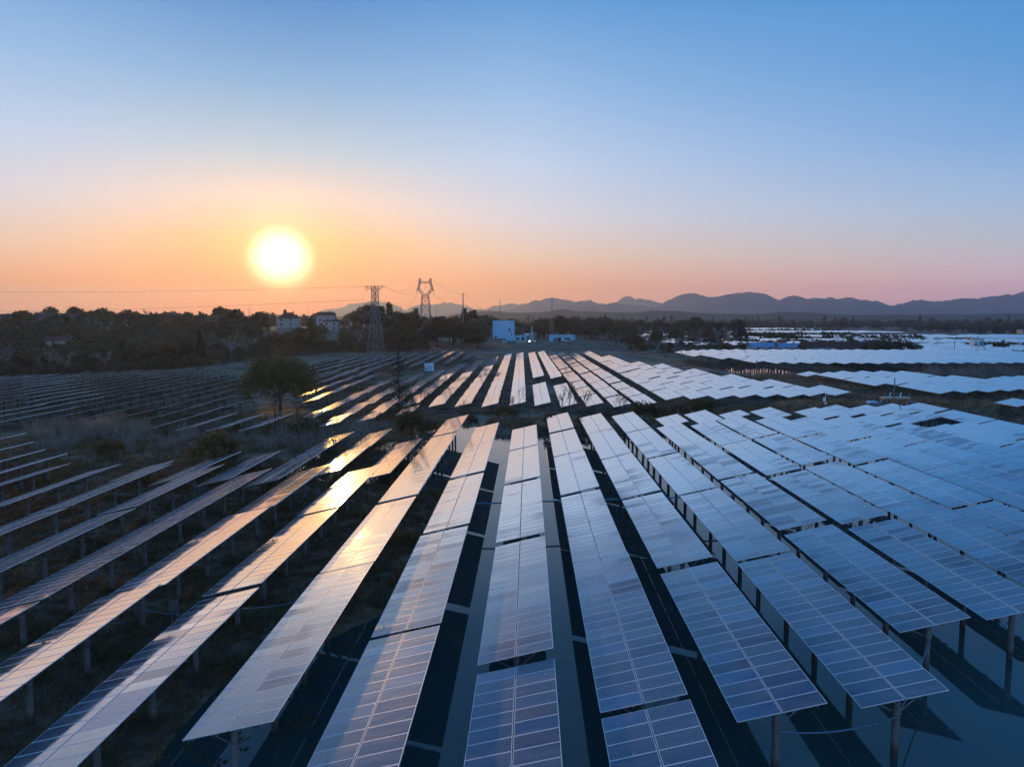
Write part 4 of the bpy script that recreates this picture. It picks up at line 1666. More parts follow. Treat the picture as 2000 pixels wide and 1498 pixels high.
def pylon_flat_top():
    x, y = -65.0, 301.0
    z0 = hz(x, y)
    H = 34.4 - z0
    root = empty('pylon', (x, y, z0))
    tag(root, 'lattice pylon with flat T-shaped top nearest the sun', 'pylon')
    rot = math.pi / 4
    lev = [(0, 6.9), (5.5, 5.9), (10.5, 5.0), (15, 4.2), (19, 3.45), (22.5, 2.8), (25, 2.35), (27.5, 2.25), (30.5, 2.15), (33, 2.1), (H, 2.05)]
    for k in range(4):
        b = MB()
        for (za, wa), (zb, wb) in zip(lev, lev[1:]):
            bar(b, corners(wa, za, rot)[k], corners(wb, zb, rot)[k], 0.14)
        b.tube(Vector(corners(6.9, -0.6, rot)[k]), Vector(corners(6.9, 0.25, rot)[k]), 0.3, 0.3, 6)
        b.build('leg', M['lattice'], root)
    b = MB()
    for (za, wa), (zb, wb) in zip(lev, lev[1:]):
        lattice_section(b, 0, 0, wa, wb, za, zb, 0.075, rot)
    o = b.build('bracing', M['lattice'], root)
    o['kind'] = 'stuff'

    def arm(name, z, half, drop, lift):
        b = MB()
        for s in (-1, 1):
            tip = Vector((s * half, 0, z + lift))
            for dy in (-0.7, 0.7):
                bar(b, (s * 0.9, dy, z), tip, 0.09)
                bar(b, (s * 0.9, dy, z + drop), tip, 0.09)
            for t in (0.3, 0.55, 0.8):
                p = Vector((s * 0.9, 0, z)).lerp(tip, t)
                q = Vector((s * 0.9, 0, z + drop)).lerp(tip, t)
                bar(b, p, q, 0.06)
        return b.build(name, M['lattice'], root)
    arm('cross_arm', H, 4.1, -1.9, 0.0)
    arm('cross_arm', 23.2, 7.0, 2.6, 0.0)
    b = MB()
    bar(b, (0, 0, 29), (-4.0, 0, 28.8), 0.16)
    bar(b, (0.9, 0, 29), (1.6, 0, 29), 0.16)
    b.build('cross_arm', M['lattice'], root)
    for px_, pz in ((-3.9, H), (-3.2, H), (4.0, 23.1), (5.6, 23.1), (-5.6, 23.1)):
        b = MB()
        insulator(b, (px_, 0, pz), 1.9)
        b.build('insulator', M['porcelain'], root)


def pylon_cat_head():
    x, y = -69.5, 480.0
    z0 = hz(x, y)
    root = empty('pylon', (x, y, z0))
    tag(root, 'taller lattice pylon with an open cat-head ring top', 'pylon')
    rot = 0.0
    T = 47.9 - z0
    zw = 36.8 - z0
    lev = [(0, 9.8), (7, 8.7), (13, 7.7), (18.5, 6.8), (23.5, 6.0), (28, 5.2), (32, 4.5), (zw, 3.9)]
    for k in range(4):
        b = MB()
        for (za, wa), (zb, wb) in zip(lev, lev[1:]):
            bar(b, corners(wa, za, rot)[k], corners(wb, zb, rot)[k], 0.17)
        b.tube(Vector(corners(9.8, -0.8, rot)[k]), Vector(corners(9.8, 0.3, rot)[k]), 0.4, 0.4, 6)
        b.build('leg', M['lattice'], root)
    b = MB()
    for (za, wa), (zb, wb) in zip(lev, lev[1:]):
        lattice_section(b, 0, 0, wa, wb, za, zb, 0.095, rot)
    o = b.build('bracing', M['lattice'], root)
    o['kind'] = 'stuff'
    sh = 40.3 - z0
    for s in (-1, 1):
        b = MB()
        prof_o = [(1.95, zw), (5.3, sh), (5.0, sh + 2.0), (4.3, T - 3.2), (3.9, T)]
        prof_i = [(0.35, zw + 0.5), (4.0, sh + 0.7), (3.9, sh + 1.9), (3.3, T - 3.2), (2.9, T - 0.4)]
        for dy in (-0.9, 0.9):
            for pr in (prof_o, prof_i):
                for (xa, za), (xb, zb) in zip(pr, pr[1:]):
                    bar(b, (s * xa, dy, za), (s * xb, dy, zb), 0.13)
            for (xa, za), (xc, zc) in zip(prof_o, prof_i):
                bar(b, (s * xa, dy, za), (s * xc, dy, zc), 0.09)
            for k in range(len(prof_o) - 1):
                bar(b, (s * prof_o[k][0], dy, prof_o[k][1]), (s * prof_i[k + 1][0], dy, prof_i[k + 1][1]), 0.09)
        for (xa, za) in prof_o + prof_i:
            bar(b, (s * xa, -0.9, za), (s * xa, 0.9, za), 0.09)
        b.build('window_frame_arm', M['lattice'], root)
        b = MB()
        for dy in (-0.9, 0.9):
            bar(b, (s * 4.6, dy, sh + 1.2), (s * 6.1, 0, sh - 0.3), 0.12)
            bar(b, (s * 4.4, dy, sh), (s * 6.1, 0, sh - 0.3), 0.12)
        b.build('cross_arm', M['lattice'], root)
        b = MB()
        bar(b, (s * 3.4, 0, T - 0.8), (s * 4.7, 0, T + 0.1), 0.14)
        bar(b, (s * 3.4, 0, T - 0.8), (s * 3.9, 0, T + 0.5), 0.14)
        b.build('peak', M['lattice'], root)
        b = MB()
        insulator(b, (s * 6.0, 0, sh - 0.4), 3.6)
        b.build('insulator', M['porcelain'], root)
    b = MB()
    for dy in (-0.8, 0.8):
        bar(b, (-4.0, dy, T - 2.0), (4.0, dy, T - 2.0), 0.13)
        bar(b, (-3.6, dy, T - 3.2), (3.6, dy, T - 3.2), 0.13)
        for k in range(8):
            xa, xb = -3.6 + 0.9 * k, -3.6 + 0.9 * (k + 1)
            bar(b, (xa, dy, T - 3.2 if k % 2 else T - 2.0), (xb, dy, T - 2.0 if k % 2 else T - 3.2), 0.07)
    b.build('bridge_beam', M['lattice'], root)
    b = MB()
    insulator(b, (0, 0, T - 3.2), 3.4)
    b.build('insulator', M['porcelain'], root)


pylon_flat_top()
pylon_cat_head()


def pole(x, y, top, r=0.16, arms=(), label='', mat='concrete', z=None, name='utility_pole', group=None):
    z0 = hz(x, y) if z is None else z
    root = empty(name, (x, y, z0))
    tag(root, label, 'pole', group)
    b = MB()
    b.tube((0, 0, -0.4), (0, 0, top - z0), r, r * 0.65, 8)
    b.build('shaft', M[mat], root)
    for za, half in arms:
        b = MB()
        b.box(-half, half, -0.07, 0.07, za - z0 - 0.08, za - z0 + 0.08)
        for s in (-1, 1):
            b.tube((s * half * 0.9, 0, za - z0), (s * half * 0.9, 0, za - z0 - min(1.6, half * 0.6)), 0.06, 0.06, 4)
        b.build('cross_arm', M['lattice'], root)
    return root


pole(-47.7, 520, 39.7, 0.55, ((39.2, 1.9), (31.2, 2.8)), 'tall two-armed steel power pole rising from the tree belt', 'lattice', z=6)
pole(-32.0, 520, 16.0, 0.2, ((13.6, 1.0),), 'concrete pole with crossarm beside the road by the tower block')
pole(-63.5, 490, 9.5, 0.16, (), 'plain grey pole beside the cat-head pylon')
pole(7.4, 448, 8.4, 0.14, (), 'thin grey pole behind the gapped solar rows')
pole(78.5, 410, 10.8, 0.2, ((10.2, 0.9),), 'concrete pole at the track bend, sunward of two')
pole(79.5, 384, 8.6, 0.2, (), 'plain concrete pole at the track bend, shadeward of two')
pole(60.4, 281, 8.6, 0.2, (), 'concrete pole between the track and the long plot')
pole(73.0, 228, 7.6, 0.2, (), 'concrete pole in the dry grass before the long plot')
pole(76.6, 149.5, 8.2, 0.16, (), 'tall grey pole rising behind the sluice gate')
pole(104.0, 390, 14.0, 0.2, ((13.2, 1.1),), 'dark pole with crossarm in front of the distant plots')
pole(110.5, 390, 9.5, 0.2, ((8.6, 1.2),), 'short dark pole with crossarm beside the taller one')
pole(225, 380, 11.0, 0.2, (), 'dark pole on the pale band beyond the mound')
pole(250, 440, 10.0, 0.18, (), 'faint pole beside the pale far hut')
pole(213, 440, 10.5, 0.18, (), 'faint pole beyond the bush mound')
pole(-97, 392, 7.4, 0.16, (), 'short white pole at the wood edge near the flat-topped pylon', 'white')
pole(-29.0, 131, 5.8, 0.07, (), 'thin bent pole by the leafy bank bush', 'steel')
pole(36.5, 575, 15.5, 0.16, ((14.6, 0.7),), 'pole with short crossarm at the low blue block')
for i, (px_, py_, Y) in enumerate(((601, 597, 2600), (485, 600, 1500), (783, 597, 1500), (1190, 590, 1500), (851, 598, 2000), (1270, 600, 1800), (1375, 598, 2000), (1567, 604, 1500), (702, 597, 1400), (715, 596, 1450))):
    X, Zt = at_y(px_, py_, Y)
    pole(X, Y, Zt, 0.7, ((Zt - 2, 4.0), (Zt - 9, 5.0)), f'faint distant power mast, {ordinal(i + 1)} of those beyond the woods', 'lattice', group='distant power masts', name='distant_mast')


def mast(x, y, z0, top, w, label):
    root = empty('radio_mast', (x, y, z0))
    tag(root, label, 'mast')
    H = top - z0
    n = 12
    for k in range(4):
        b = MB()
        bar(b, corners(w, -0.5, 0)[k], corners(w * 0.25, H * 0.88, 0)[k], 0.12)
        b.build('leg', M['lattice'], root)
    b = MB()
    for j in range(n):
        za, zb = H * 0.88 * j / n, H * 0.88 * (j + 1) / n
        lattice_section(b, 0, 0, w * (1 - 0.75 * j / n), w * (1 - 0.75 * (j + 1) / n), za, zb, 0.07)
    o = b.build('bracing', M['lattice'], root)
    o['kind'] = 'stuff'
    b = MB()
    b.tube((0, 0, H * 0.87), (0, 0, H), 0.12, 0.06, 5)
    b.build('antenna', M['lattice'], root)


mast(-35.7, 900, 4, 49.4, 2.6, 'slim lattice mast standing behind the blue and white tower block')
mast(20.6, 622, 2, 43.0, 2.9, 'tall lattice mast rising behind the low blue block')


def wires():
    def w(p, q, drop, lab, r=0.055):
        b = MB()
        b.path(sag(p, q, drop, 26), r, 4)
        tag(b.build('power_line', M['wire']), lab, 'power line', 'power lines of the pylons')
    A, B_ = Vector((-65, 301, 0)), Vector((-69.5, 480, 0))
    w((-69.1, 301, 34.3), (-330, 360, 35.2), 1.5, 'upper power line from the flat-topped pylon past the sun')
    w((-69.0, 301, 28.8), (-330, 372, 24.5), 1.5, 'lower power line from the flat-topped pylon towards the houses')
    w((-61.0, 301, 34.3), (-73.5, 480, 47.6), 4.5, 'topmost power line between the two pylons', 0.045)
    w((-60.9, 301, 34.3), (-65.4, 480, 44.6), 5, 'second power line between the two pylons', 0.045)
    w((-63.4, 301, 29.0), (-75.5, 480, 36.5), 3.5, 'middle power line between the two pylons', 0.045)
    w((-59.4, 301, 21.2), (-75.5, 480, 36.4), 2.5, 'lowest power line between the two pylons', 0.045)
    w((-65.6, 480, 47.6), (-49.5, 520, 39.1), 1.6, 'upper power line from ring-topped pylon to two-armed pole', 0.05)
    w((-63.5, 480, 36.5), (-50.3, 520, 31.0), 1.4, 'middle power line from ring-topped pylon to two-armed pole', 0.05)
    w((-45.9, 520, 39.1), (-25, 640, 14), 2, 'power line descending from the two-armed pole to the trees', 0.05)
    w((-45.2, 520, 31.1), (-22, 640, 12), 2, 'lower power line descending from the two-armed pole', 0.05)


wires()


# ------------------------------------------------------------------ buildings
def window(parent, x, y, z, w, h, face='-y', frame='plaster'):
    """a window set in a wall facing the camera: frame proud, pane behind it"""
    b = MB()
    t = 0.09
    b.box(x - w / 2 - t, x + w / 2 + t, y - 0.06, y + 0.02, z - t, z)
    b.box(x - w / 2 - t, x + w / 2 + t, y - 0.06, y + 0.02, z + h, z + h + t)
    b.box(x - w / 2 - t, x - w / 2, y - 0.06, y + 0.02, z, z + h)
    b.box(x + w / 2, x + w / 2 + t, y - 0.06, y + 0.02, z, z + h)
    b.box(x - 0.04, x + 0.04, y - 0.05, y + 0.02, z, z + h)
    f = b.build('window', M[frame], parent)
    b = MB()
    b.quad((x - w / 2, y - 0.012, z), (x + w / 2, y - 0.012, z), (x + w / 2, y - 0.012, z + h), (x - w / 2, y - 0.012, z + h))
    b.build('pane', M['pane'], f)


def tower_block():
    x0, x1, y0, y1 = -30.1, -12.1, 600.0, 614.0
    zg = hz(-21, 600)
    root = empty('tower_block', (-21, 600, zg))
    tag(root, 'tall blue-white block with few small windows beyond the field', 'building')
    L = lambda x: x + 21
    Zb, Zt = 3.4 - zg, 19.6 - zg
    b = MB()
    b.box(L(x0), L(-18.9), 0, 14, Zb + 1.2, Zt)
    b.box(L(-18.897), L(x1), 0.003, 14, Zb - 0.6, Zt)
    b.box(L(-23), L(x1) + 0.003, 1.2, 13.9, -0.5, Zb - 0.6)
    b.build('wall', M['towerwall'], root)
    b = MB()
    for s, xe in ((0, x0), (1, x1)):
        b.quad((L(-20.5), -0.3, Zt + 0.75), (L(xe) + (0.4 if s else -0.4), -0.3, Zt + 0.15), (L(xe) + (0.4 if s else -0.4), 14.3, Zt + 0.15), (L(-20.5), 14.3, Zt + 0.75))
        b.quad((L(-20.5), -0.3, Zt + 0.75), (L(-20.5), -0.3, Zt - 0.05), (L(xe) + (0.4 if s else -0.4), -0.3, Zt - 0.05), (L(xe) + (0.4 if s else -0.4), -0.3, Zt + 0.15))
    b.build('roof', M['blueroof'], root)
    b = MB()
    b.box(L(x0) + 0.1, L(x1) - 0.1, -0.08, -0.003, 13.2 - zg, 13.32 - zg)
    b.box(L(x0) + 0.1, L(x1) - 0.1, -0.08, -0.003, 10.2 - zg, 10.32 - zg)
    b.build('band', M['bluewall'], root)
    for x, z, w, h in ((-16.0, 11.1, 1.5, 1.9), (-14.6, 17.2, 0.8, 0.7), (-14.6, 9.4, 0.9, 0.8), (-14.6, 7.5, 0.9, 0.8), (-27.8, 4.9, 1.7, 1.5)):
        window(root, L(x), 0, z - zg, w, h)
    for s, xe in ((-1, x0), (1, x1)):
        b = MB()
        b.box(min(L(xe), L(xe) + s * 1.6), max(L(xe), L(xe) + s * 1.6), 1, 2.2, 13.3 - zg, 13.6 - zg)
        b.box(L(xe) + s * 1.2, L(xe) + s * 1.4, 1.1, 1.3, 9.5 - zg, 13.3 - zg) if s > 0 else b.box(L(xe) - 1.4, L(xe) - 1.2, 1.1, 1.3, 9.5 - zg, 13.3 - zg)
        b.build('side_bracket', M['bluewall'], root)


tower_block()


def box_building(name, label, x0, x1, y0, depth, z0, z1, wall, roof, wins=(), cat='building', over=0.25, door=None):
    cx = (x0 + x1) / 2
    root = empty(name, (cx, y0, z0))
    tag(root, label, cat)
    hw = (x1 - x0) / 2
    b = MB()
    b.box(-hw, hw, 0, depth, -1.0, z1 - z0)
    b.build('wall', M[wall], root)
    b = MB()
    b.box(-hw - over, hw + over, -over, depth + over, z1 - z0 + 0.002, z1 - z0 + 0.3)
    b.build('roof', M[roof], root)
    for x, z, w, h in wins:
        window(root, x, 0, z, w, h)
    if door:
        b = MB()
        b.box(door - 0.5, door + 0.5, -0.05, 0.02, 0, 2.0)
        b.build('door', M['darkpaint'], root)
    return root


box_building('annex', 'low pale blue annex joined to the tower block', -11.9, -1.0, 600, 8, 1.8, 6.6, 'bluewall', 'bluewall', ((-2.5, 1.8, 2.6, 1.6), (1.8, 1.2, 2.2, 2.6)))
box_building('low_block', 'long low pale blue block behind the parked pickup', 17.5, 39.5, 600, 9, 1.2, 7.2, 'bluewall', 'bluewall', ((-6.0, 1.4, 1.8, 2.4), (-2.6, 1.0, 3.2, 3.2), (4.2, 0.8, 4.2, 3.0)), door=8.6)
box_building('fence_wall', 'beige sheet wall in front of the annex', -9.8, -1.2, 566, 0.3, -0.5, 3.4, 'beige', 'beige', (), 'wall', 0.05)
box_building('fence_wall', 'long low grey boundary wall before the low blue block', -1.0, 38.0, 568, 0.3, -0.8, 1.2, 'plaster', 'plaster', (), 'wall', 0.05)
box_building('guard_hut', 'little pale blue hut at the tower block gate', -30.0, -27.0, 0, 0, 0, 0, 'bluewall', 'bluewall') if False else None
box_building('gate_hut', 'little pale blue hut at the road below the tower block', -20.4, -17.4, 566, 3, 0.4, 4.0, 'bluewall', 'bluewall', ((0, 1.2, 1.0, 1.0),), 'hut')


def derrick():
    root = empty('lattice_derrick', (3.0, 590, hz(3, 590)))
    tag(root, 'short pale A-shaped lattice derrick by the glowing lamp', 'derrick')
    b = MB()
    for k in range(4):
        bar(b, corners(3.0, -0.5, 0)[k], corners(0.7, 12.5, 0)[k], 0.16)
    b.build('leg_frame', M['bluewall'], root)
    b = MB()
    for j in range(5):
        lattice_section(b, 0, 0, 3.0 - 0.45 * j, 3.0 - 0.45 * (j + 1), 2.4 * j, 2.4 * (j + 1), 0.09)
    o = b.build('bracing', M['bluewall'], root)
    o['kind'] = 'stuff'


derrick()


def tank():
    z = 7.6
    root = empty('roof_tank', (-1.0, 597.5, z - 4.6))
    tag(root, 'white horizontal tank on a stand beside the derrick', 'tank')
    b = MB()
    b.tube((-1.8, 0, 5.0), (1.8, 0, 5.0), 0.85, 0.85, 14)
    b.build('vessel', M['white'], root, smooth=False)
    b = MB()
    for sx in (-1.2, 1.2):
        for sy in (-0.5, 0.5):
            b.tube((sx, sy, -1.5), (sx, sy, 4.3), 0.1, 0.1, 5)
    b.build('stand', M['bluewall'], root)


tank()


def lamp_post(x, y, zt, label, mat, r):
    z0 = hz(x, y)
    root = empty('yard_lamp', (x, y, z0))
    tag(root, label, 'lamp')
    b = MB()
    b.tube((0, 0, -0.3), (0, 0, zt - z0), 0.08, 0.06, 6)
    b.build('shaft', M['steel'], root)
    b = MB()
    n = 8
    for i in range(n):
        for j in range(4):
            def p(i_, j_):
                a, e = 6.283 * i_ / n, -math.pi / 2 + math.pi * j_ / 4
                return (math.cos(a) * math.cos(e) * r, math.sin(a) * math.cos(e) * r, zt - z0 + r + math.sin(e) * r)
            b.quad(p(i, j), p(i + 1, j), p(i + 1, j + 1), p(i, j + 1))
    b.build('bulb', M[mat], root)


lamp_post(0.9, 584, 2.4, 'bright glowing white yard lamp at the foot of the derrick', 'lamp', 0.42)
lamp_post(5.6, 584, 2.8, 'tiny green yard light beside the glowing lamp', 'lamp2', 0.2)


def pickup():
    x, y = 30.5, 582
    root = empty('pickup_truck', (x, y, hz(x, y)))
    tag(root, 'white pickup truck parked before the low blue block', 'pickup')
    b = MB()
    b.box(-2.6, 2.6, -0.9, 0.9, 0.45, 1.0)
    b.poly([(-2.6, -0.9, 1.0), (-1.2, -0.9, 1.0), (-1.0, -0.85, 1.02), (-2.6, -0.85, 1.02)])
    b.build('body', M['white'], root)
    b = MB()
    prof = [(0.4, 1.0), (0.75, 1.72), (1.9, 1.72), (2.35, 1.0)]
    for s in (-0.82, 0.82):
        b.poly([(px_, s, pz) for px_, pz in prof])
    for (xa, za), (xb, zb) in zip(prof, prof[1:]):
        b.quad((xa, -0.82, za), (xb, -0.82, zb), (xb, 0.82, zb), (xa, 0.82, za))
    cab = b.build('cab', M['white'], root)
    b = MB()
    b.quad((0.72, -0.835, 1.1), (1.98, -0.835, 1.1), (1.82, -0.835, 1.6), (0.84, -0.835, 1.6))
    b.build('side_window', M['pane'], cab)
    b = MB()
    b.box(-2.55, 0.3, -0.9, -0.82, 1.003, 1.35)
    b.box(-2.55, 0.3, 0.82, 0.9, 1.003, 1.35)
    b.box(-2.6, -2.5, -0.81, 0.81, 1.003, 1.35)
    b.build('cargo_bed', M['white'], root)
    for wx in (-1.65, 1.6):
        for wy in (-0.92, 0.72):
            b = MB()
            b.tube((wx, wy, 0.38), (wx, wy + 0.2, 0.38), 0.38, 0.38, 12)
            b.build('wheel', M['rubber'], root)


pickup()


def dark_van():
    x, y = 42.5, 586
    root = empty('dark_van', (x, y, hz(x, y)))
    tag(root, 'dark blue van parked at the end of the low block', 'van')
    b = MB()
    prof = [(-2.4, 0.4), (-2.4, 2.0), (1.4, 2.05), (2.0, 1.2), (2.5, 1.05), (2.5, 0.4)]
    for s in (-0.9, 0.9):
        b.poly([(px_, s, pz) for px_, pz in prof])
    for (xa, za), (xb, zb) in zip(prof, prof[1:]):
        b.quad((xa, -0.9, za), (xb, -0.9, zb), (xb, 0.9, zb), (xa, 0.9, za))
    b.build('body', M['blueroof'], root)
    b = MB()
    b.quad((-2.0, -0.91, 1.25), (1.5, -0.91, 1.25), (1.3, -0.91, 1.85), (-2.0, -0.91, 1.85))
    b.build('side_window', M['pane'], root)
    for wx in (-1.6, 1.6):
        for wy in (-0.92, 0.72):
            b = MB()
            b.tube((wx, wy, 0.36), (wx, wy + 0.2, 0.36), 0.36, 0.36, 12)
            b.build('wheel', M['rubber'], root)


dark_van()


def house(name, label, x, y, w, d, wall_h, roof_h, hip=True, roof='tile', wall='plaster', wins=3, floors=2, zoff=0.0, rz=0.0, side=None):
    z0 = hz(x, y) + zoff
    root = empty(name, (x, y, z0), (0, 0, rz))
    tag(root, label, 'house')
    b = MB()
    b.box(-w / 2, w / 2, 0, d, -2.0, wall_h)
    if not hip:
        b.poly([(-w / 2, 0, wall_h), (w / 2, 0, wall_h), (0, 0, wall_h + roof_h)]) if side else None
    b.build('wall', M[wall], root)
    o = 0.5
    b = MB()
    if hip:
        r = w * 0.18
        A = [(-w / 2 - o, -o, wall_h), (w / 2 + o, -o, wall_h), (w / 2 + o, d + o, wall_h), (-w / 2 - o, d + o, wall_h)]
        P, Q = (-r, d / 2, wall_h + roof_h), (r, d / 2, wall_h + roof_h)
        b.quad(A[0], A[1], Q, P)
        b.poly([A[1], A[2], Q])
        b.quad(A[2], A[3], P, Q)
        b.poly([A[3], A[0], P])
        b.quad(A[3], A[2], A[1], A[0])
    elif side:
        for s in (-1, 1):
            b.quad((0, -o, wall_h + roof_h), (s * (w / 2 + o), -o, wall_h - 0.15), (s * (w / 2 + o), d + o, wall_h - 0.15), (0, d + o, wall_h + roof_h))
            b.quad((0, -o, wall_h + roof_h + 0.18), (s * (w / 2 + o), -o, wall_h + 0.03), (s * (w / 2 + o), d + o, wall_h + 0.03), (0, d + o, wall_h + roof_h + 0.18))
    else:
        b.quad((-w / 2 - o, -o, wall_h), (w / 2 + o, -o, wall_h), (w / 2 + o, d / 2, wall_h + roof_h), (-w / 2 - o, d / 2, wall_h + roof_h))
        b.quad((-w / 2 - o, d + o, wall_h), (w / 2 + o, d + o, wall_h), (w / 2 + o, d / 2, wall_h + roof_h), (-w / 2 - o, d / 2, wall_h + roof_h))
        for s in (-1, 1):
            b.poly([(s * (w / 2 + 0.002), 0, wall_h), (s * (w / 2 + 0.002), d, wall_h), (s * (w / 2 + 0.002), d / 2, wall_h + roof_h)])
    rf = b.build('roof', M[roof], root)
    b = MB()
    b.box(w * 0.22, w * 0.22 + 0.7, d * 0.5, d * 0.5 + 0.7, wall_h + roof_h * 0.5, wall_h + roof_h + 0.9)
    b.build('chimney', M['brick'], rf)
    for f in range(floors):
        for k in range(wins):
            window(root, -w / 2 + w * (k + 0.5) / wins, 0, 1.0 + f * 3.2, 1.3, 1.5)
    return root


house('hip_roof_house', 'pale three-storey house with hipped brown roof beneath the sun', -171.5, 500, 13.5, 11, 9.2, 4.2, True, 'tile', 'plaster', 2, 3, -2.4)
house('gable_house', 'grey gabled house between sun and flat-topped pylon', -146.0, 505, 11, 12, 8.0, 2.6, False, 'tile', 'plaster', 2, 2, 1.0, 0.0)
house('white_wing_house', 'lower pale house in front of the grey gabled house', -134.5, 480, 10, 9, 6.6, 0.9, False, 'tile', 'plaster', 2, 2, -0.8)
house('red_roof_house', 'house with long red roof behind the flat-topped pylon', -131.0, 560, 20, 11, 8.0, 3.4, False, 'redtile', 'white', 3, 2, 2.0)
house('crest_house', 'large house with raised attic block on the hill crest', -250.0, 452, 18, 12, 6.6, 2.2, True, 'tile', 'white', 4, 2, 0.6)
house('attic_block', 'small flat-capped attic block above the crest house', -238.0, 462, 8, 8, 9.2, 0.9, True, 'tile', 'plaster', 1, 2, 0.8)
house('long_roof_house', 'long dark-roofed house among the sunless end of the wood', -292.0, 432, 26, 12, 6.6, 3.0, False, 'tile', 'plaster', 5, 2, 1.0)
house('edge_house', 'white-walled house at the very edge of the wood', -330.0, 438, 16, 10, 7.5, 2.0, True, 'tile', 'white', 3, 2, 0.5)
house('hidden_house', 'grey house half hidden under the wood edge', -233.0, 345, 14, 9, 8.0, 2.4, False, 'tile', 'plaster', 3, 2, 0.0)
house('crest_shed', 'red-roofed house peeping over the crest near the sun', -202.0, 470, 12, 8, 6.0, 2.4, True, 'redtile', 'plaster', 2, 1, 2.0)
house('long_barn', 'long barn with dark brown tiled roof behind the long plot', 175.0, 398, 42, 11, 2.8, 4.2, False, 'tile', 'bluewall', 7, 1, -0.4)
house('lean_shed', 'low shed with teal roof before the barn gable', 160.0, 385, 11, 6, 2.2, 1.2, False, 'tealroof', 'brick', 2, 1, 0.0)
house('blue_roof_shed', 'blue-roofed shed, sunward one beside the barn', 137.0, 415, 14, 12, 2.6, 2.6, False, 'blueroof', 'plaster', 2, 1, 0.0)
house('blue_roof_shed', 'blue-roofed shed touching the barn gable', 150.0, 408, 12, 10, 2.6, 2.4, False, 'blueroof', 'plaster', 2, 1, 0.0)
house('far_house', 'pale single-storey house at the far shady woods', 566.0, 820, 13, 8, 3.2, 1.4, True, 'tile', 'plaster', 3, 1, 3.0)
for nm, lab, x, y, w, h, wl in (('brick_hut', 'little brick hut with blue awning above the sheds', 153.5, 432, 4.6, 6.6, 'brick'), ('pale_hut', 'small pale pink and white hut on the far plot', 270.0, 432, 6.2, 7.0, 'white')):
    z0 = hz(x, y)
    root = empty(nm, (x, y, z0))
    tag(root, lab, 'hut')
    b = MB()
    b.box(-w / 2, w / 2, 0, 4, -1, h)
    b.build('wall', M[wl], root)
    b = MB()
    b.box(-w / 2 - 0.4, w / 2 + 0.4, -0.5, 4.4, h + 0.002, h + 0.25)
    b.build('roof', M['plaster'], root)
    b = MB()
    b.box(w * 0.1, w / 2 - 0.2, -0.05, 0.02, h * 0.35, h * 0.8)
    b.build('awning', M['blueroof'], root)
    window(root, -w * 0.25, 0, h * 0.45, 1.0, 1.2)


# ------------------------------------------------------------------ things in the fields
def cabinet():
    x, y = -41.6, 296
    z0 = hz(x, y)
    root = empty('transformer_cabinet', (x, y, z0), (0, 0, 0.25))
    tag(root, 'pale blue transformer cabinet with flat roof between the far rows', 'cabinet')
    b = MB()
    b.box(-2.1, 2.1, -1.6, 1.6, -0.6, 0.5)
    b.build('plinth', M['concrete'], root)
    b = MB()
    b.box(-1.75, 1.75, -1.3, 1.3, 0.5, 3.3)
    b.build('body', M['white'], root)
    b = MB()
    b.box(-2.1, 2.1, -1.65, 1.65, 3.302, 3.55)
    b.build('roof', M['white'], root)
    for dx in (-0.65, 0.55):
        b = MB()
        b.box(dx - 0.5, dx + 0.5, -1.36, -1.302, 0.75, 2.9)
        d = b.build('door', M['bluewall'], root)
        b = MB()
        b.box(dx + 0.3, dx + 0.38, -1.42, -1.362, 1.6, 1.9)
        b.build('handle', M['steel'], d)
    b = MB()
    b.box(-1.6, -1.25, -1.4, -1.302, 1.0, 2.0)
    b.build('meter_box', M['darkpaint'], root)


cabinet()


def sluice():
    x, y = 77.7, 151.0
    z0 = 0.9
    root = empty('sluice_gate', (x, y, z0))
    tag(root, 'concrete sluice gate with railed deck at the far pond corner', 'sluice gate')
    for px_ in (-2.2, 0.1, 2.2):
        b = MB()
        b.box(px_ - 0.32, px_ + 0.32, -0.7, 1.6, -1.5, 2.75)
        b.build('pier', M['concrete'], root)
    b = MB()
    b.box(-2.75, 2.75, -0.9, 1.2, 2.752, 3.05)
    b.build('deck', M['beige'], root)
    for px_ in (-1.05, 1.15):
        b = MB()
        b.box(px_ - 0.85, px_ + 0.85, 0.2, 0.35, -1.2, 1.3)
        b.build('gate_leaf', M['steel'], root)
        b = MB()
        b.tube((px_, 0.2, 3.05), (px_, 0.2, 4.0), 0.09, 0.09, 6)
        b.tube((px_, 0.2, 3.95), (px_ + 0.35, 0.2, 3.95), 0.05, 0.05, 5)
        b.build('hoist', M['white'], root)
    b = MB()
    for px_ in (-2.5, -1.7, 0.3, 2.4):
        b.tube((px_, -0.8, 3.05), (px_, -0.8, 3.95), 0.05, 0.05, 5)
    b.build('rail_posts', M['fence'], root)
    b = MB()
    b.poly([(-2.55, -0.3, -1.6), (-2.55, -0.3, 2.5), (-4.3, -0.6, 1.4), (-6.4, -1.2, -0.4), (-6.4, -1.2, -1.6)])
    b.poly([(-2.55, 0.1, -1.6), (-2.55, 0.1, 2.5), (-4.3, -0.2, 1.4), (-6.4, -0.8, -0.4), (-6.4, -0.8, -1.6)])
    for (a, c) in (((-2.55, -0.3, 2.5), (-4.3, -0.6, 1.4)), ((-4.3, -0.6, 1.4), (-6.4, -1.2, -0.4))):
        b.quad(a, c, (c[0], c[1] + 0.4, c[2]), (a[0], a[1] + 0.4, a[2]))
    b.build('wing_wall', M['concrete'], root)
    b = MB()
    b.box(-5.0, -3.2, 0.6, 2.4, -1.5, 2.0)
    b.build('anchor_block', M['bluewall'], root)
    b = MB()
    b.box(2.85, 4.2, -0.8, 1.2, -1.5, 2.1)
    b.build('anchor_block', M['concrete'], root)


sluice()


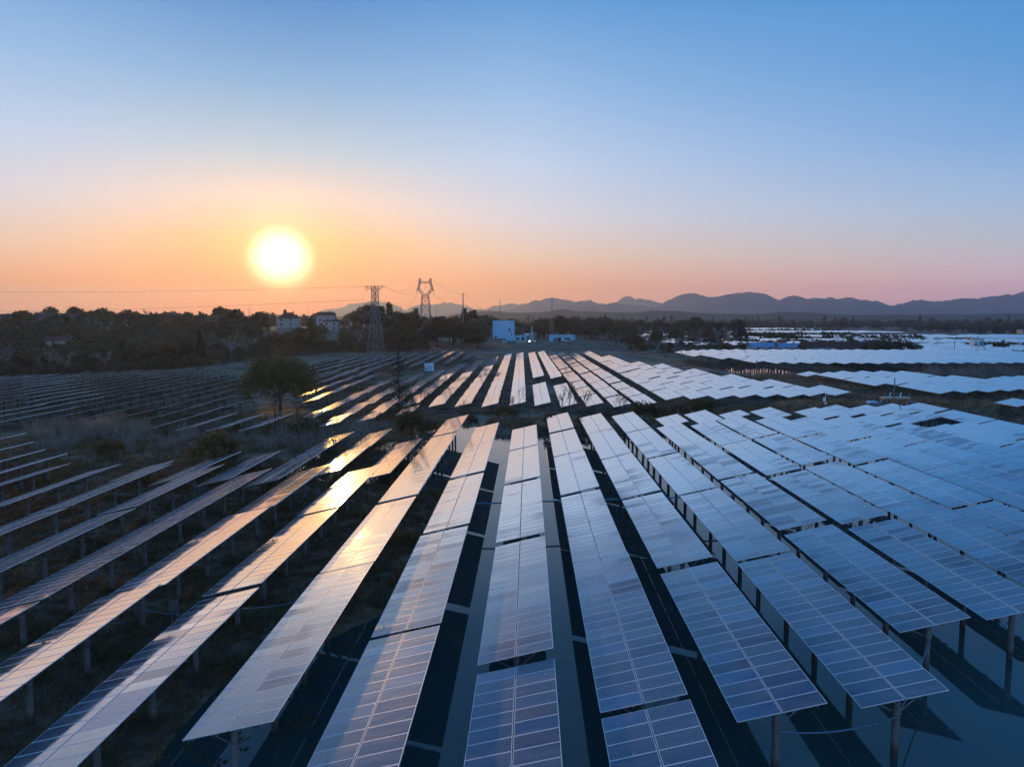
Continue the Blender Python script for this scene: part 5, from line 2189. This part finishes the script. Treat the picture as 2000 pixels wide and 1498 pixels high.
def wall_thing():
    b = MB()
    line = [(82.6, 150.5), (83.5, 140), (84.5, 128), (86.5, 112), (90, 96), (94, 82)]
    for (xa, ya), (xb, yb) in zip(line, line[1:]):
        for (p, q) in (((xa, ya), (xb, yb)),):
            t = 0.35
            b.quad((p[0], p[1], -1), (q[0], q[1], -1), (q[0], q[1], 1.9), (p[0], p[1], 1.9))
            b.quad((p[0] + t, p[1], -1), (q[0] + t, q[1], -1), (q[0] + t, q[1], 1.9), (p[0] + t, p[1], 1.9))
            b.quad((p[0], p[1], 1.9), (q[0], q[1], 1.9), (q[0] + t, q[1], 1.9), (p[0] + t, p[1], 1.9))
    tag(b.build('pond_wall', M['concrete']), 'low concrete wall along the shady shore of the pond', 'wall')


wall_thing()


def camera_post():
    x, y = 62.6, 150.0
    z0 = hz(x, y)
    root = empty('camera_post', (x, y, z0))
    tag(root, 'white post with box and bent camera arm by far tables', 'camera post')
    b = MB()
    b.tube((0, 0, -0.3), (0, 0, 2.9), 0.07, 0.07, 7)
    b.tube((0, 0, 2.85), (0.5, 0, 2.95), 0.05, 0.05, 5)
    b.build('shaft', M['white'], root)
    b = MB()
    b.box(-0.38, -0.06, -0.2, 0.2, 1.3, 2.1)
    b.box(-0.25, 0.25, -0.25, -0.08, 0.7, 1.1)
    b.build('control_box', M['white'], root)
    b = MB()
    b.tube((0.5, -0.1, 2.95), (0.55, -0.15, 2.62), 0.13, 0.13, 8)
    b.build('camera_head', M['white'], root)


camera_post()

for i, (x, y, z, lab) in enumerate(((-23.0, 44.0, 1.25, 'grey combiner box on a pile under the gold-lit row ends'), (-107.5, 175, -0.1, 'pale combiner box low between thin-edged rows, most sunward'), (-89.0, 162, -0.1, 'pale combiner box between the middle thin-edged rows'),
                                    (-78.5, 148, -0.1, 'pale combiner box near the front thin-edged rows'), (-66.0, 168, 0.1, 'pale combiner box beside the round evergreen'),
                                    (-52.5, 141.5, 0.0, 'pale combiner box beyond the thicket saplings'), (-63.0, 226, 0.0, 'pale combiner box between gold rows, farther one'), (-60.6, 208, 0.0, 'pale combiner box between gold rows, nearer one'),
                                    (-16.5, 100, 1.0, 'small combiner box under the sun-glint table row'))):
    z0 = hz(x, y)
    root = empty('combiner_box', (x, y, z0))
    tag(root, lab, 'combiner box', 'combiner boxes in the fields')
    b = MB()
    b.box(-0.24, 0.24, -0.12, 0.12, z - z0, z - z0 + 0.85)
    b.build('case', M['steel'], root)
    b = MB()
    b.box(-0.2, 0.2, -0.14, -0.122, z - z0 + 0.05, z - z0 + 0.80)
    b.build('door', M['steel'], root)
    b = MB()
    b.tube((-0.2, 0.2, -0.4), (-0.2, 0.2, z - z0 + 0.9), 0.06, 0.06, 5)
    b.tube((0.2, 0.2, -0.4), (0.2, 0.2, z - z0 + 0.9), 0.06, 0.06, 5)
    b.build('stand', M['steel'], root)


def field_fence():
    root = empty('wire_fence', (-30, 446, hz(-30, 446)))
    tag(root, 'pale picket fence along the far end of the field beyond the bank', 'fence')
    z0 = root.location.z
    me = MB()
    me.box(-0.07, 0.07, -0.05, 0.05, -0.4, 1.7)
    pm = me.mesh('picket', [M['fence']])
    for k in range(62):
        x = -4 + 1.5 * k
        link('picket', pm, root, (x, 0.2 * math.sin(k * 0.3), hz(x - 30, 446) - z0))
    for zz in (0.5, 1.4):
        b = MB()
        b.box(-4, 89, -0.03 + 0.08, 0.03 + 0.08, zz, zz + 0.06)
        b.build('rail', M['fence'], root)


field_fence()

# ------------------------------------------------------------------ air
if HAZE_DENSITY > 0:
    b = MB()
    b.box(-9100, 9100, -1300, 9600, -7, 420)
    me = b.mesh('haze', [])
    m = bpy.data.materials.new('haze_air')
    m.use_nodes = True
    g = Nodes(m.node_tree)
    g.n.clear()
    pv = g.new('ShaderNodeVolumePrincipled')
    pv.inputs['Color'].default_value = (0.61, 0.72, 0.95, 1)
    pv.inputs['Density'].default_value = HAZE_DENSITY
    pv.inputs['Anisotropy'].default_value = 0.6
    out = g.new('ShaderNodeOutputMaterial')
    g.l.new(pv.outputs[0], out.inputs['Volume'])
    m.cycles.homogeneous_volume = True
    me.materials.append(m)
    tag(link('haze', me), 'pale evening haze over the whole plain', kind='stuff')
